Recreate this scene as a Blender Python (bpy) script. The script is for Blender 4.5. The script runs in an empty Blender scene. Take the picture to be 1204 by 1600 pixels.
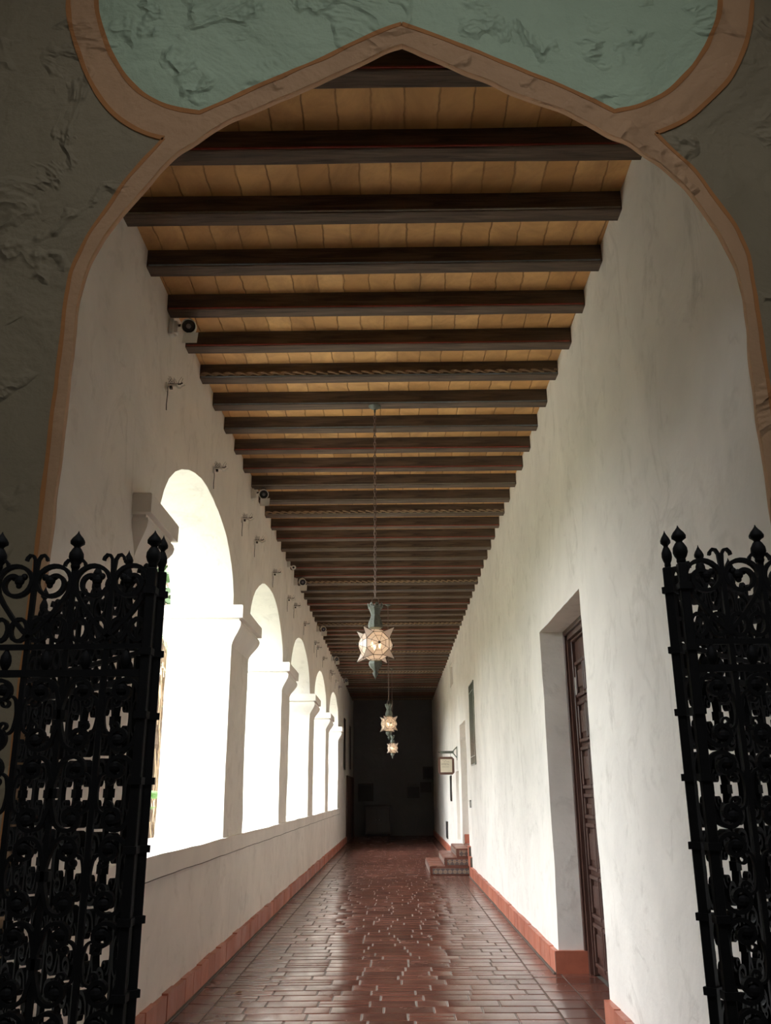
import bpy, bmesh, math, random
from mathutils import Vector, Matrix, noise
from mathutils.geometry import tessellate_polygon

random.seed(7)
S = bpy.context.scene
COL = S.collection
PI = math.pi

# ------------------------------------------------------------------ camera
cam_d = bpy.data.cameras.new('camera')
cam = bpy.data.objects.new('camera', cam_d)
COL.objects.link(cam)
pitch, yaw, roll = 0.308717112, 0.0097212426, 0.00663225
cp, sp, cy, sy = math.cos(pitch), math.sin(pitch), math.cos(yaw), math.sin(yaw)
fwd = Vector((-sy*cp, cy*cp, sp)); rt = Vector((cy, sy, 0)); up = rt.cross(fwd)
r2 = rt*math.cos(roll) - up*math.sin(roll); u2 = rt*math.sin(roll) + up*math.cos(roll)
cam.matrix_world = Matrix(((r2.x, u2.x, -fwd.x, 0), (r2.y, u2.y, -fwd.y, 0), (r2.z, u2.z, -fwd.z, 1.55), (0, 0, 0, 1)))
cam_d.sensor_fit = 'VERTICAL'; cam_d.sensor_height = 32.0; cam_d.lens = 32.0*1380/1600
cam_d.clip_start = 0.05; cam_d.clip_end = 500
S.camera = cam

# ------------------------------------------------------------------ world, daylight, exposure
S.view_settings.view_transform = 'Standard'
S.view_settings.look = 'None'
S.view_settings.gamma = 1.0
S.view_settings.use_curve_mapping = False
S.view_settings.exposure = 0.0
SKY = 15.8
w = bpy.data.worlds.new('overcast_sky'); S.world = w; w.use_nodes = True
bg = w.node_tree.nodes['Background']
bg.inputs['Color'].default_value = (0.93, 0.97, 1.0, 1); bg.inputs['Strength'].default_value = SKY
S.cycles.max_bounces = 14; S.cycles.diffuse_bounces = 10; S.cycles.glossy_bounces = 4
S.cycles.transmission_bounces = 6; S.cycles.transparent_max_bounces = 12
S.cycles.caustics_reflective = False; S.cycles.caustics_refractive = False
S.cycles.sample_clamp_indirect = 4.0
S.cycles.use_denoising = True
def portal(name, loc, rot, sx, sy_):                                   # sampling portals for the daylight through the openings
    l = bpy.data.lights.new(name, 'AREA'); l.shape = 'RECTANGLE'; l.size = sx; l.size_y = sy_
    l.cycles.is_portal = True
    o = bpy.data.objects.new(name, l); COL.objects.link(o); o.location = loc; o.rotation_euler = rot
OPEN = [(6.07, 9.17), (10.26, 13.39), (14.40, 17.80), (18.86, 22.05), (23.07, 26.80)]
for a, b in OPEN:
    portal('daylight_portal', (-2.5, (a+b)/2, 2.7), (0, -PI/2, 0), 3.2, b-a)
portal('daylight_portal', (.1, .1, 6.42), (0, 0, 0), 1.4, 1.1)  # daylight through the added opening above the camera

# ------------------------------------------------------------------ materials
def new_mat(name):
    m = bpy.data.materials.new(name); m.use_nodes = True
    nt = m.node_tree; b = nt.nodes['Principled BSDF']
    return m, nt, b
def nd(nt, t, **kw):
    n = nt.nodes.new(t)
    for k, v in kw.items():
        if k in n.inputs: n.inputs[k].default_value = v
        else: setattr(n, k, v)
    return n
def ramp(nt, src, stops):
    r = nt.nodes.new('ShaderNodeValToRGB')
    el = r.color_ramp.elements
    while len(el) < len(stops): el.new(0.5)
    for e, (p, c) in zip(el, stops):
        e.position = p; e.color = tuple(c) + (1,) if len(c) == 3 else c
    nt.links.new(src, r.inputs[0]); return r.outputs[0]
def coords(nt, scale=(1, 1, 1)):
    t = nt.nodes.new('ShaderNodeTexCoord'); mp = nt.nodes.new('ShaderNodeMapping')
    mp.inputs['Scale'].default_value = scale
    nt.links.new(t.outputs['Object'], mp.inputs['Vector']); return mp.outputs[0]
def tex(nt, vec, scale, detail=4, rough=.55, dist=0):
    n = nd(nt, 'ShaderNodeTexNoise', Scale=scale, Detail=detail, Roughness=rough, Distortion=dist)
    nt.links.new(vec, n.inputs['Vector']); return n.outputs[0]
def math_(nt, op, a, b=None, c=None):
    n = nt.nodes.new('ShaderNodeMath'); n.operation = op
    for i, x in enumerate((a, b, c)):
        if x is None: continue
        if isinstance(x, (int, float)): n.inputs[i].default_value = x
        else: nt.links.new(x, n.inputs[i])
    return n.outputs[0]
def mix(nt, f, a, b, mode='MIX'):
    n = nt.nodes.new('ShaderNodeMix'); n.data_type = 'RGBA'; n.blend_type = mode
    for i, x in ((0, f), (6, a), (7, b)):
        if isinstance(x, (int, float)): n.inputs[i].default_value = x
        elif isinstance(x, tuple): n.inputs[i].default_value = x + (1,)
        else: nt.links.new(x, n.inputs[i])
    return n.outputs[2]
def bump(nt, b, h, strength=.5, dist=.01):
    n = nd(nt, 'ShaderNodeBump', Strength=strength, Distance=dist)
    nt.links.new(h, n.inputs['Height']); nt.links.new(n.outputs[0], b.inputs['Normal'])

def plaster(name, col, relief=1.0, marks=.35, dirt=(0.30, 0.27, 0.22)):
    m, nt, b = new_mat(name)
    v = coords(nt)
    big = tex(nt, v, 1.1, 5, .6, .4); mid = tex(nt, v, 4.5, 5, .55, .25); fine = tex(nt, v, 60, 3)
    # trowel ridges: crests of a warped noise, present only in patches
    rid = tex(nt, v, 2.4, 4, .55, .5)
    crest = math_(nt, 'SUBTRACT', 1.0, math_(nt, 'MULTIPLY', math_(nt, 'ABSOLUTE', math_(nt, 'SUBTRACT', rid, .5)), 16.0))
    crest = math_(nt, 'MAXIMUM', crest, 0.0)
    patch = ramp(nt, tex(nt, v, 3.7, 2, .5, .3), [(.50, (0, 0, 0)), (.56, (1, 1, 1))] if relief > 1.2 else [(.52, (0, 0, 0)), (.62, (1, 1, 1))])
    crest = math_(nt, 'MULTIPLY', crest, patch)
    h = math_(nt, 'ADD', math_(nt, 'MULTIPLY', big, 1.6), math_(nt, 'MULTIPLY', mid, .55))
    h = math_(nt, 'ADD', h, math_(nt, 'MULTIPLY', crest, .34 if relief > 1.2 else .16))
    h = math_(nt, 'ADD', h, math_(nt, 'MULTIPLY', fine, .03))
    bump(nt, b, h, .55 if relief < 1.5 else .8, .025*relief)
    base = mix(nt, ramp(nt, big, [(.35, (0, 0, 0)), (.7, (1, 1, 1))]), tuple(c*.90 for c in col), tuple(min(1, c*1.05) for c in col))
    vs = coords(nt, (1, 1, .45))
    scuff = math_(nt, 'MULTIPLY', ramp(nt, tex(nt, vs, 2.1, 8, .72, 1.0), [(.57, (0, 0, 0)), (.72, (1, 1, 1))]), marks*.6)
    cr2 = math_(nt, 'MULTIPLY', crest, marks*.25)
    f = math_(nt, 'MINIMUM', math_(nt, 'ADD', scuff, cr2), 1.0)
    c = mix(nt, f, base, dirt)
    nt.links.new(c, b.inputs['Base Color'])
    b.inputs['Roughness'].default_value = .85
    return m
M = {}
M['plaster'] = plaster('white_plaster', (.85, .81, .755), 1.0, .6)
M['far_plaster'] = plaster('shaded_far_plaster', (.17, .17, .175))  # plaster colour darkened to carry the shade of the far end
M['sill'] = plaster('white_plaster_trim', (.845, .805, .75), .7, .15)
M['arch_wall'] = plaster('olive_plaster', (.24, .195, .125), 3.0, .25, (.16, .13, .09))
M['arch_green'] = plaster('green_plaster', (.40, .495, .355), 3.2, .2, (.16, .2, .15))
M['arch_band'] = plaster('tan_painted_plaster', (.47, .28, .155), 2.8, .25, (.2, .12, .07))
M['arch_line'] = plaster('ochre_painted_plaster', (.40, .165, .05), 1.5, .3, (.15, .07, .03))
M['dark_room'] = plaster('vestibule_plaster', (.34, .31, .26), 1.0, .2)

def simple(name, col, rough=.5, metal=0.0, var=.12, scale=18, bmp=.15, dist=.004):
    m, nt, b = new_mat(name); v = coords(nt)
    n = tex(nt, v, scale, 5, .6)
    c = mix(nt, n, tuple(x*(1-var) for x in col), tuple(min(1, x*(1+var)) for x in col))
    nt.links.new(c, b.inputs['Base Color']); b.inputs['Roughness'].default_value = rough; b.inputs['Metallic'].default_value = metal
    bump(nt, b, n, bmp, dist); return m
M['iron'] = simple('black_wrought_iron', (.0045, .0045, .0055), .7, 0, .5, 30, .5, .003)
M['iron'].node_tree.nodes['Principled BSDF'].inputs['Specular IOR Level'].default_value = .22
M['white_metal'] = simple('white_painted_metal', (.72, .71, .66), .45)
M['lens'] = simple('dark_lens', (.02, .02, .022), .15)
M['bulb_glass'] = simple('grey_reflector', (.3, .3, .32), .2, .6)
M['wire'] = simple('dark_wire', (.05, .04, .035), .7)
M['patina'] = simple('grey_green_patina', (.115, .125, .105), .6, .5, .45, 60, .5)
M['chain'] = simple('brown_iron_chain', (.15, .10, .08), .6, .1)
M['came'] = simple('dark_lead_came', (.035, .028, .022), .6, .5)
M['trunk_green'] = simple('palm_leaf_green', (.09, .17, .045), .5, 0, .5, 12)
M['leaf_light'] = simple('fan_leaf_green', (.16, .30, .09), .45, 0, .4, 8)
M['leaf_dry'] = simple('dry_palm_frond', (.42, .30, .19), .8, 0, .4, 20)
M['canopy_leaf'] = simple('tree_leaf_green', (.05, .09, .03), .6, 0, .5, 9)
M['bark'] = simple('tree_bark', (.16, .11, .075), .9, 0, .4, 25, .8, .02)
M['garden'] = simple('pale_dry_lawn', (.38, .37, .30), .9, 0, .2, 3)
M['red_line'] = simple('red_painted_edge', (.26, .045, .03), .7, 0, .4, 30)
M['blue_line'] = simple('blue_grey_painted_edge', (.15, .18, .20), .7, 0, .4, 30)
M['grey_line'] = simple('pale_grey_painted_edge', (.22, .20, .16), .7, 0, .4, 30)
M['rope'] = simple('carved_rope_wood', (.30, .21, .13), .75, 0, .3, 30)
M['paper'] = simple('cream_sign_panel', (.66, .60, .47), .7, 0, .08)
M['ink'] = simple('faded_sign_lettering', (.22, .18, .13), .8)
M['sign_wood'] = simple('brown_sign_frame', (.10, .045, .03), .45, 0, .3)
M['dark_frame'] = simple('dark_picture_frame', (.03, .022, .018), .4)
M['picture'] = simple('dark_picture', (.02, .018, .018), .6, 0, .6, 9)
M['cabinet'] = simple('dark_cabinet_wood', (.035, .022, .016), .45, 0, .4, 10)
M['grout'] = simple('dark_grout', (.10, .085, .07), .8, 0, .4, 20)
M['plate'] = simple('pale_switch_plate', (.5, .49, .46), .5)

def wood(name, c1, c2, rough=.7, axis='x', ring=1.0):
    m, nt, b = new_mat(name)
    sc = {'x': (.6, 9, 9), 'z': (9, 9, .6), 'y': (9, .6, 9)}[axis]
    v = coords(nt, sc)
    n = tex(nt, v, 3.2*ring, 7, .62, .8); n2 = tex(nt, coords(nt), 1.3, 3)
    c = mix(nt, ramp(nt, n, [(.32, (0, 0, 0)), (.68, (1, 1, 1))]), c1, c2)
    c = mix(nt, math_(nt, 'MULTIPLY', n2, .5), c, tuple(x*.45 for x in c1))
    nt.links.new(c, b.inputs['Base Color']); b.inputs['Roughness'].default_value = rough
    bump(nt, b, n, .9, .008); return m
M['beam'] = wood('dark_beam_timber', (.045, .027, .018), (.17, .115, .075), .9)
M['door'] = wood('door_timber', (.045, .018, .013), (.115, .052, .038), .42, 'z')

# ceiling boards : wide clay coloured boards running along the corridor
m, nt, b = new_mat('ceiling_boards'); M['boards'] = m
v = coords(nt)
sep = nt.nodes.new('ShaderNodeSeparateXYZ'); nt.links.new(v, sep.inputs[0])
wob = math_(nt, 'MULTIPLY', math_(nt, 'SUBTRACT', tex(nt, v, 7, 3), .5), .035)
bay = math_(nt, 'FLOOR', math_(nt, 'DIVIDE', math_(nt, 'SUBTRACT', sep.outputs[1], 4.24), .5766))
xs = math_(nt, 'ADD', math_(nt, 'ADD', sep.outputs[0], wob), math_(nt, 'MULTIPLY', bay, .083))
fx = math_(nt, 'DIVIDE', xs, .19)
fr = math_(nt, 'ABSOLUTE', math_(nt, 'SUBTRACT', math_(nt, 'FRACT', math_(nt, 'ADD', fx, 50.0)), .5))
joint = ramp(nt, fr, [(.46, (0, 0, 0)), (.5, (1, 1, 1))])
cell = nt.nodes.new('ShaderNodeTexWhiteNoise'); cell.noise_dimensions = '2D'
cmb = nt.nodes.new('ShaderNodeCombineXYZ')
nt.links.new(math_(nt, 'FLOOR', math_(nt, 'ADD', fx, 50.0)), cmb.inputs[0]); nt.links.new(bay, cmb.inputs[1])
nt.links.new(cmb.outputs[0], cell.inputs['Vector'])
stain = ramp(nt, tex(nt, v, 2.2, 7, .65, .8), [(.35, (0, 0, 0)), (.7, (1, 1, 1))])
c = mix(nt, cell.outputs[0], (.55, .29, .10), (.74, .43, .17))
c = mix(nt, math_(nt, 'MULTIPLY', stain, .75), c, (.27, .135, .05))
c = mix(nt, math_(nt, 'MULTIPLY', math_(nt, 'MULTIPLY', joint, .75), ramp(nt, tex(nt, v, 3.1, 3), [(.38, (.25, .25, .25)), (.6, (1, 1, 1))])), c, (.15, .075, .03))
nt.links.new(c, b.inputs['Base Color']); b.inputs['Roughness'].default_value = .8
bump(nt, b, math_(nt, 'SUBTRACT', tex(nt, v, 14, 5), joint), .7, .01)

# pavers
def paver(name, c1, c2, r0, r1):
    m, nt, b = new_mat(name); v = coords(nt)
    at = nt.nodes.new('ShaderNodeAttribute'); at.attribute_name = 'tone'
    n = tex(nt, v, 9, 6, .65, .5); n2 = tex(nt, v, 2.3, 4, .6)
    c = mix(nt, at.outputs['Fac'], c1, c2)
    c = mix(nt, math_(nt, 'MULTIPLY', ramp(nt, n, [(.4, (0, 0, 0)), (.75, (1, 1, 1))]), .3), c, tuple(x*.5 for x in c1))
    nt.links.new(c, b.inputs['Base Color'])
    r = nt.nodes.new('ShaderNodeMapRange'); r.inputs['To Min'].default_value = r0; r.inputs['To Max'].default_value = r1
    r.inputs['From Min'].default_value = .35; r.inputs['From Max'].default_value = .65
    nt.links.new(n2, r.inputs['Value']); nt.links.new(r.outputs[0], b.inputs['Roughness'])
    b.inputs['Specular IOR Level'].default_value = .5
    bump(nt, b, math_(nt, 'ADD', math_(nt, 'MULTIPLY', tex(nt, v, 6, 2, .5), 1.0), math_(nt, 'MULTIPLY', tex(nt, v, 30, 3, .6), .15)), .16, .004)
    return m
M['paver'] = paver('glazed_red_pavers', (.085, .034, .025), (.150, .058, .041), .17, .28)
M['terracotta'] = paver('terracotta_baseboard_tiles', (.36, .105, .062), (.50, .165, .10), .35, .55)
M['step_tread'] = paver('terracotta_step_tiles', (.17, .065, .045), (.23, .09, .06), .25, .45)

# decorated riser tiles: 0.1 m square tiles with a cross and ring motif
m, nt, b = new_mat('decorated_riser_tiles'); M['riser'] = m
v = coords(nt); sep = nt.nodes.new('ShaderNodeSeparateXYZ'); nt.links.new(v, sep.inputs[0])
u_ = math_(nt, 'SUBTRACT', math_(nt, 'FRACT', math_(nt, 'DIVIDE', math_(nt, 'ADD', math_(nt, 'ADD', sep.outputs[0], sep.outputs[1]), 50.0), .095)), .5)
w_ = math_(nt, 'SUBTRACT', math_(nt, 'FRACT', math_(nt, 'DIVIDE', math_(nt, 'ADD', sep.outputs[2], 50.0), .095)), .5)
au, aw = math_(nt, 'ABSOLUTE', u_), math_(nt, 'ABSOLUTE', w_)
rr = math_(nt, 'SQRT', math_(nt, 'ADD', math_(nt, 'MULTIPLY', u_, u_), math_(nt, 'MULTIPLY', w_, w_)))
ringm = math_(nt, 'LESS_THAN', math_(nt, 'ABSOLUTE', math_(nt, 'SUBTRACT', rr, .3)), .06)
cross = math_(nt, 'LESS_THAN', math_(nt, 'MINIMUM', au, aw), .07)
edge = math_(nt, 'GREATER_THAN', math_(nt, 'MAXIMUM', au, aw), .45)
c = mix(nt, ringm, (.30, .23, .18), (.09, .10, .13)); c = mix(nt, cross, c, (.06, .05, .055)); c = mix(nt, edge, c, (.26, .19, .14))
nt.links.new(c, b.inputs['Base Color']); b.inputs['Roughness'].default_value = .35

# lantern glass
m, nt, b = new_mat('milky_lantern_glass'); M['glass'] = m
nt.nodes.remove(b); out = nt.nodes['Material Output']
tl = nd(nt, 'ShaderNodeBsdfTranslucent', Color=(.80, .70, .64, 1)); tp = nd(nt, 'ShaderNodeBsdfTransparent', Color=(1, .93, .88, 1))
df = nd(nt, 'ShaderNodeBsdfDiffuse', Color=(.62, .55, .51, 1)); gl = nd(nt, 'ShaderNodeBsdfGlossy', Roughness=.15)
s1 = nt.nodes.new('ShaderNodeMixShader'); s1.inputs[0].default_value = .5
s2 = nt.nodes.new('ShaderNodeMixShader'); s2.inputs[0].default_value = .28
s3 = nt.nodes.new('ShaderNodeMixShader'); s3.inputs[0].default_value = .12
nt.links.new(tl.outputs[0], s1.inputs[1]); nt.links.new(df.outputs[0], s1.inputs[2])
nt.links.new(s1.outputs[0], s2.inputs[1]); nt.links.new(tp.outputs[0], s2.inputs[2])
nt.links.new(s2.outputs[0], s3.inputs[1]); nt.links.new(gl.outputs[0], s3.inputs[2]); nt.links.new(s3.outputs[0], out.inputs[0])
m, nt, b = new_mat('warm_bulb'); M['bulb'] = m
b.inputs['Emission Color'].default_value = (1, .72, .38, 1); b.inputs['Emission Strength'].default_value = 9
b.inputs['Base Color'].default_value = (1, .9, .7, 1)

# glazed tile picture in the wall: mottled green with a russet base
m, nt, b = new_mat('glazed_tile_picture'); M['tile_picture'] = m
v = coords(nt); sep = nt.nodes.new('ShaderNodeSeparateXYZ'); nt.links.new(v, sep.inputs[0])
z = sep.outputs[2]
n = tex(nt, v, 7, 6, .7, 1.0)
zz = math_(nt, 'ADD', z, math_(nt, 'MULTIPLY', math_(nt, 'SUBTRACT', n, .5), .35))
c = ramp(nt, math_(nt, 'DIVIDE', math_(nt, 'SUBTRACT', zz, 2.05), 1.52), [(.0, (.10, .12, .09)), (.10, (.16, .085, .05)), (.3, (.13, .08, .045)), (.42, (.06, .07, .035)), (.7, (.035, .06, .035)), (1.0, (.05, .09, .075))])
c = mix(nt, ramp(nt, tex(nt, v, 22, 4, .7), [(.45, (0, 0, 0)), (.7, (1, 1, 1))]), c, (.14, .15, .09))
nt.links.new(c, b.inputs['Base Color']); b.inputs['Roughness'].default_value = .25

# ------------------------------------------------------------------ mesh helpers
def new_bm(): return bmesh.new()
def finish(bm, name, mat, parent=None, smooth=False, angle=40, loc=None):
    me = bpy.data.meshes.new(name); bm.to_mesh(me); bm.free()
    mats = mat if isinstance(mat, (list, tuple)) else [mat]
    for x in mats: me.materials.append(M[x] if isinstance(x, str) else x)
    if smooth:
        for p in me.polygons: p.use_smooth = True
        me.set_sharp_from_angle(angle=math.radians(angle))
    o = bpy.data.objects.new(name, me); COL.objects.link(o)
    if parent: o.parent = parent
    if loc: o.location = loc
    return o
def box(bm, x0, x1, y0, y1, z0, z1, mi=0, mtx=None, bev=0):
    vs = [bm.verts.new(p) for p in ((x0, y0, z0), (x1, y0, z0), (x1, y1, z0), (x0, y1, z0), (x0, y0, z1), (x1, y0, z1), (x1, y1, z1), (x0, y1, z1))]
    fs = [bm.faces.new([vs[i] for i in f]) for f in ((3, 2, 1, 0), (4, 5, 6, 7), (0, 1, 5, 4), (1, 2, 6, 5), (2, 3, 7, 6), (3, 0, 4, 7))]
    for f in fs: f.material_index = mi
    if bev:
        es = list({e for f in fs for e in f.edges})
        r = bmesh.ops.bevel(bm, geom=es, offset=bev, segments=1, affect='EDGES'); 
        for f in r['faces']: f.material_index = mi
        vs = list({v for v in r['verts']} | {v for v in vs if v.is_valid})
    if mtx is not None:
        bmesh.ops.transform(bm, matrix=mtx, verts=[v for v in vs if v.is_valid])
    return vs
def lathe(bm, prof, seg=12, c=(0, 0, 0), ph=0.0, mtx=None, caps=True):
    rings = []
    for r, z in prof:
        rings.append([bm.verts.new((c[0]+r*math.cos(ph+2*PI*i/seg), c[1]+r*math.sin(ph+2*PI*i/seg), c[2]+z)) for i in range(seg)])
    for a, b_ in zip(rings, rings[1:]):
        for i in range(seg):
            j = (i+1) % seg
            bm.faces.new((a[i], a[j], b_[j], b_[i]))
    if caps:
        bm.faces.new(rings[0][::-1]); bm.faces.new(rings[-1])
    if mtx is not None: bmesh.ops.transform(bm, matrix=mtx, verts=[v for r_ in rings for v in r_])
def tube(bm, pts, r, seg=6, closed=False, radii=None):
    pts = [Vector(p) for p in pts]; n = len(pts); rings = []
    ref = None
    for i, p in enumerate(pts):
        a = pts[i-1] if (i or closed) else p; b_ = pts[(i+1) % n] if (i < n-1 or closed) else p
        t = (b_-a).normalized()
        if ref is None:
            ref = t.cross(Vector((0, 0, 1)))
            if ref.length < .1: ref = t.cross(Vector((1, 0, 0)))
        ref = (ref - t*ref.dot(t)).normalized(); bn = t.cross(ref)
        rad = radii[i] if radii else r
        rings.append([bm.verts.new(p + (ref*math.cos(2*PI*k/seg) + bn*math.sin(2*PI*k/seg))*rad) for k in range(seg)])
    m_ = n if closed else n-1
    for i in range(m_):
        a, b_ = rings[i], rings[(i+1) % n]
        for k in range(seg):
            l = (k+1) % seg
            bm.faces.new((a[k], a[l], b_[l], b_[k]))
    if not closed:
        bm.faces.new(rings[0][::-1]); bm.faces.new(rings[-1])
def ribbon(bm, pts, th, dp):
    """rectangular bar swept along a curve in the local x-z plane: th in plane, dp along y"""
    n = len(pts); rings = []
    for i, p in enumerate(pts):
        a = pts[max(i-1, 0)]; b_ = pts[min(i+1, n-1)]
        tx, tz = b_[0]-a[0], b_[1]-a[1]; l = math.hypot(tx, tz) or 1; nx, nz = -tz/l*th/2, tx/l*th/2
        rings.append([bm.verts.new((p[0]+s*nx, q*dp/2, p[1]+s*nz)) for s, q in ((-1, -1), (1, -1), (1, 1), (-1, 1))])
    for a, b_ in zip(rings, rings[1:]):
        for k in range(4):
            l = (k+1) % 4
            bm.faces.new((a[k], a[l], b_[l], b_[k]))
    bm.faces.new(rings[0][::-1]); bm.faces.new(rings[-1])
def thing(name, label, cat, loc=(0, 0, 0), rz=0, group=None):
    o = bpy.data.objects.new(name, None); COL.objects.link(o); o.empty_display_size = .1
    o.location = loc; o.rotation_euler = (0, 0, rz); o['label'] = label; o['category'] = cat
    if group: o['group'] = group
    return o
def tag(o, label, cat, group=None, kind=None):
    o['label'] = label; o['category'] = cat
    if group: o['group'] = group
    if kind: o['kind'] = kind
    return o
def struct(o, label=None, cat=None):
    o['kind'] = 'structure'
    if label: o['label'] = label
    if cat: o['category'] = cat
    return o
def dup(root, loc, rz, label):
    r = root.copy(); COL.objects.link(r); r.location = loc; r.rotation_euler = (0, 0, rz); r['label'] = label
    for ch in list(root.children):
        c_ = ch.copy(); COL.objects.link(c_); c_.parent = r
        for g in ch.children:
            d_ = g.copy(); COL.objects.link(d_); d_.parent = c_
    return r
def subdivide_long(bm, L, iters=7):
    for _ in range(iters):
        es = [e for e in bm.edges if e.calc_length() > L]
        if not es: break
        bmesh.ops.subdivide_edges(bm, edges=es, cuts=1, use_grid_fill=True)
        bmesh.ops.triangulate(bm, faces=[f for f in bm.faces if len(f.verts) > 4])
def wobble(bm, amp, scale=1.5, axes=(1, 1, 1), fine=.3):
    for v_ in bm.verts:
        q = noise.noise_vector(v_.co*scale) + noise.noise_vector(v_.co*scale*4.3)*fine
        v_.co += Vector((q.x*axes[0], q.y*axes[1], q.z*axes[2]))*amp
def wall_yz(polys, x0, x1, name, mat, amp=.012, L=.22):
    """a wall from 2-D pieces in the y-z plane, given real thickness x0..x1, edges slightly uneven like hand plaster"""
    bm = new_bm()
    for q in polys:
        bm.faces.new([bm.verts.new((x0, y, z_)) for y, z_ in q])
    bmesh.ops.remove_doubles(bm, verts=bm.verts, dist=1e-4)
    subdivide_long(bm, L)
    r = bmesh.ops.extrude_face_region(bm, geom=bm.faces[:])
    bmesh.ops.translate(bm, verts=[g for g in r['geom'] if isinstance(g, bmesh.types.BMVert)], vec=(x1-x0, 0, 0))
    bmesh.ops.recalc_face_normals(bm, faces=bm.faces)
    bmesh.ops.subdivide_edges(bm, edges=[e for e in bm.edges if abs(e.verts[0].co.x-e.verts[1].co.x) > .3], cuts=3, use_grid_fill=True)
    wobble(bm, amp)
    return finish(bm, name, mat, smooth=True, angle=45)

ZB, ZC, TOP = 5.06, 5.19, 5.45
XL, XR, XO = -1.70, 1.46, -2.37
Y0, Y1 = 3.32, 36.3
SILL, SPR, RISE = 1.15, 3.43, .80

# ------------------------------------------------------------------ left arcade wall
polys = []; N = 18
ys_all = []
def arch_z(y, a, b):
    t = (y-(a+b)/2)/((b-a)/2); return SPR + RISE*math.sqrt(max(0, 1-t*t))
prev = Y0
for a, b in OPEN:
    polys.append([(prev, SILL), (a, SILL), (a, SPR), (prev, SPR)])
    polys.append([(prev, SPR), (a, SPR), (a, TOP), (prev, TOP)])
    polys.append([(prev, 0), (a, 0), (a, SILL), (prev, SILL)])
    polys.append([(a, 0), (b, 0), (b, SILL), (a, SILL)])
    cs = [(a+b)/2 - (b-a)/2*math.cos(PI*i/N) for i in range(N+1)]
    for y_, y2 in zip(cs, cs[1:]):
        polys.append([(y_, arch_z(y_, a, b)), (y2, arch_z(y2, a, b)), (y2, TOP), (y_, TOP)])
    prev = b
polys += [[(prev, 0), (Y1, 0), (Y1, SILL), (prev, SILL)], [(prev, SILL), (Y1, SILL), (Y1, SPR), (prev, SPR)], [(prev, SPR), (Y1, SPR), (Y1, TOP), (prev, TOP)]]
struct(wall_yz(polys, XL, XO, 'wall_left', 'plaster'))

# sill coping band (slightly proud of the parapet)
bm = new_bm(); box(bm, XO-.03, XL+.034, Y0, 27.4, 1.0, SILL)
subdivide_long(bm, .3); wobble(bm, .008)
struct(finish(bm, 'trim_1', 'sill', smooth=True))

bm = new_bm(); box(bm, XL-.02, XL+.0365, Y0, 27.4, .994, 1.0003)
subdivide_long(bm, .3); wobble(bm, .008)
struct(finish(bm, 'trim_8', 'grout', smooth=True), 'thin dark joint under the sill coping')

# moulded imposts on the piers
def impost(y0, y1, n):
    bm = new_bm()
    prof = [(3.035, .0), (3.07, .012), (3.11, .035), (3.16, .07), (3.21, .10), (3.25, .108), (3.275, .10), (3.28, .085), (3.30, .085), (3.305, .125), (3.425, .125), (3.44, .115)]
    rings = []
    for z_, o_ in prof:
        p = [(XO-o_, y0-o_), (XL+o_, y0-o_), (XL+o_, y1+o_), (XO-o_, y1+o_)]
        rings.append([bm.verts.new((x, y, z_)) for x, y in p])
    for r1, r2_ in zip(rings, rings[1:]):
        for k in range(4): bm.faces.new((r1[k], r1[(k+1) % 4], r2_[(k+1) % 4], r2_[k]))
    bm.faces.new(rings[0][::-1]); bm.faces.new(rings[-1])
    es = [e for e in bm.edges if e.calc_length() > .3]
    bmesh.ops.subdivide_edges(bm, edges=es, cuts=4, use_grid_fill=True); wobble(bm, .005)
    struct(finish(bm, 'trim_%d' % n, 'sill', smooth=True, angle=25), 'white moulded impost on arcade pier', None)
PIERS = [(5.57, 6.07), (9.17, 10.26), (13.39, 14.40), (17.80, 18.86), (22.05, 23.07), (26.80, 27.3)]
for i, (a, b) in enumerate(PIERS): impost(a, b, i+2)

# ------------------------------------------------------------------ right wall with its recessed doorways
D1, D2, D3, D4 = (6.86, 8.86, 0, 3.09), (18.95, 20.75, .50, 3.02), (21.55, 22.6, .50, 2.05), (22.6, 23.75, 4.2, 4.76)
def wall_with_rects(rects, y0, y1, z0, z1):
    ys = sorted({y0, y1} | {r_[0] for r_ in rects} | {r_[1] for r_ in rects}); zs = sorted({z0, z1} | {r_[2] for r_ in rects} | {r_[3] for r_ in rects})
    out_ = []
    for a, b in zip(ys, ys[1:]):
        for c_, d_ in zip(zs, zs[1:]):
            my, mz = (a+b)/2, (c_+d_)/2
            if any(r_[0] < my < r_[1] and r_[2] < mz < r_[3] for r_ in rects): continue
            out_.append([(a, c_), (b, c_), (b, d_), (a, d_)])
    return out_
struct(wall_yz(wall_with_rects([D1, D2, D3, D4], 3.17, Y1, 0, TOP), XR, XR+.36, 'wall_right', 'plaster'))
bm = new_bm(); box(bm, XR+.37, XR+.6, Y0, Y1, -.2, TOP); struct(finish(bm, 'wall_right_back', 'plaster'))
bm = new_bm()
box(bm, XR+.16, XR+.366, 22.55, 23.8, 4.1, 4.85); box(bm, XR+.2, XR+.366, 21.5, 22.65, .4, 2.15)
struct(finish(bm, 'wall_right_niche', 'plaster'))

# far wall, roof
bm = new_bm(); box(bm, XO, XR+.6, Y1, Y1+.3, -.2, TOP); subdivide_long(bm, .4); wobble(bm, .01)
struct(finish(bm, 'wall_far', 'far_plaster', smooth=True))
bm = new_bm(); box(bm, XL-.02, XR+.02, Y0, Y1, ZC, ZC+.1); struct(finish(bm, 'ceiling', 'boards'))
bm = new_bm(); box(bm, XO-.35, XR+.6, Y0, Y1+.3, TOP+.001, TOP+.2); struct(finish(bm, 'roof', 'plaster'))

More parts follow.
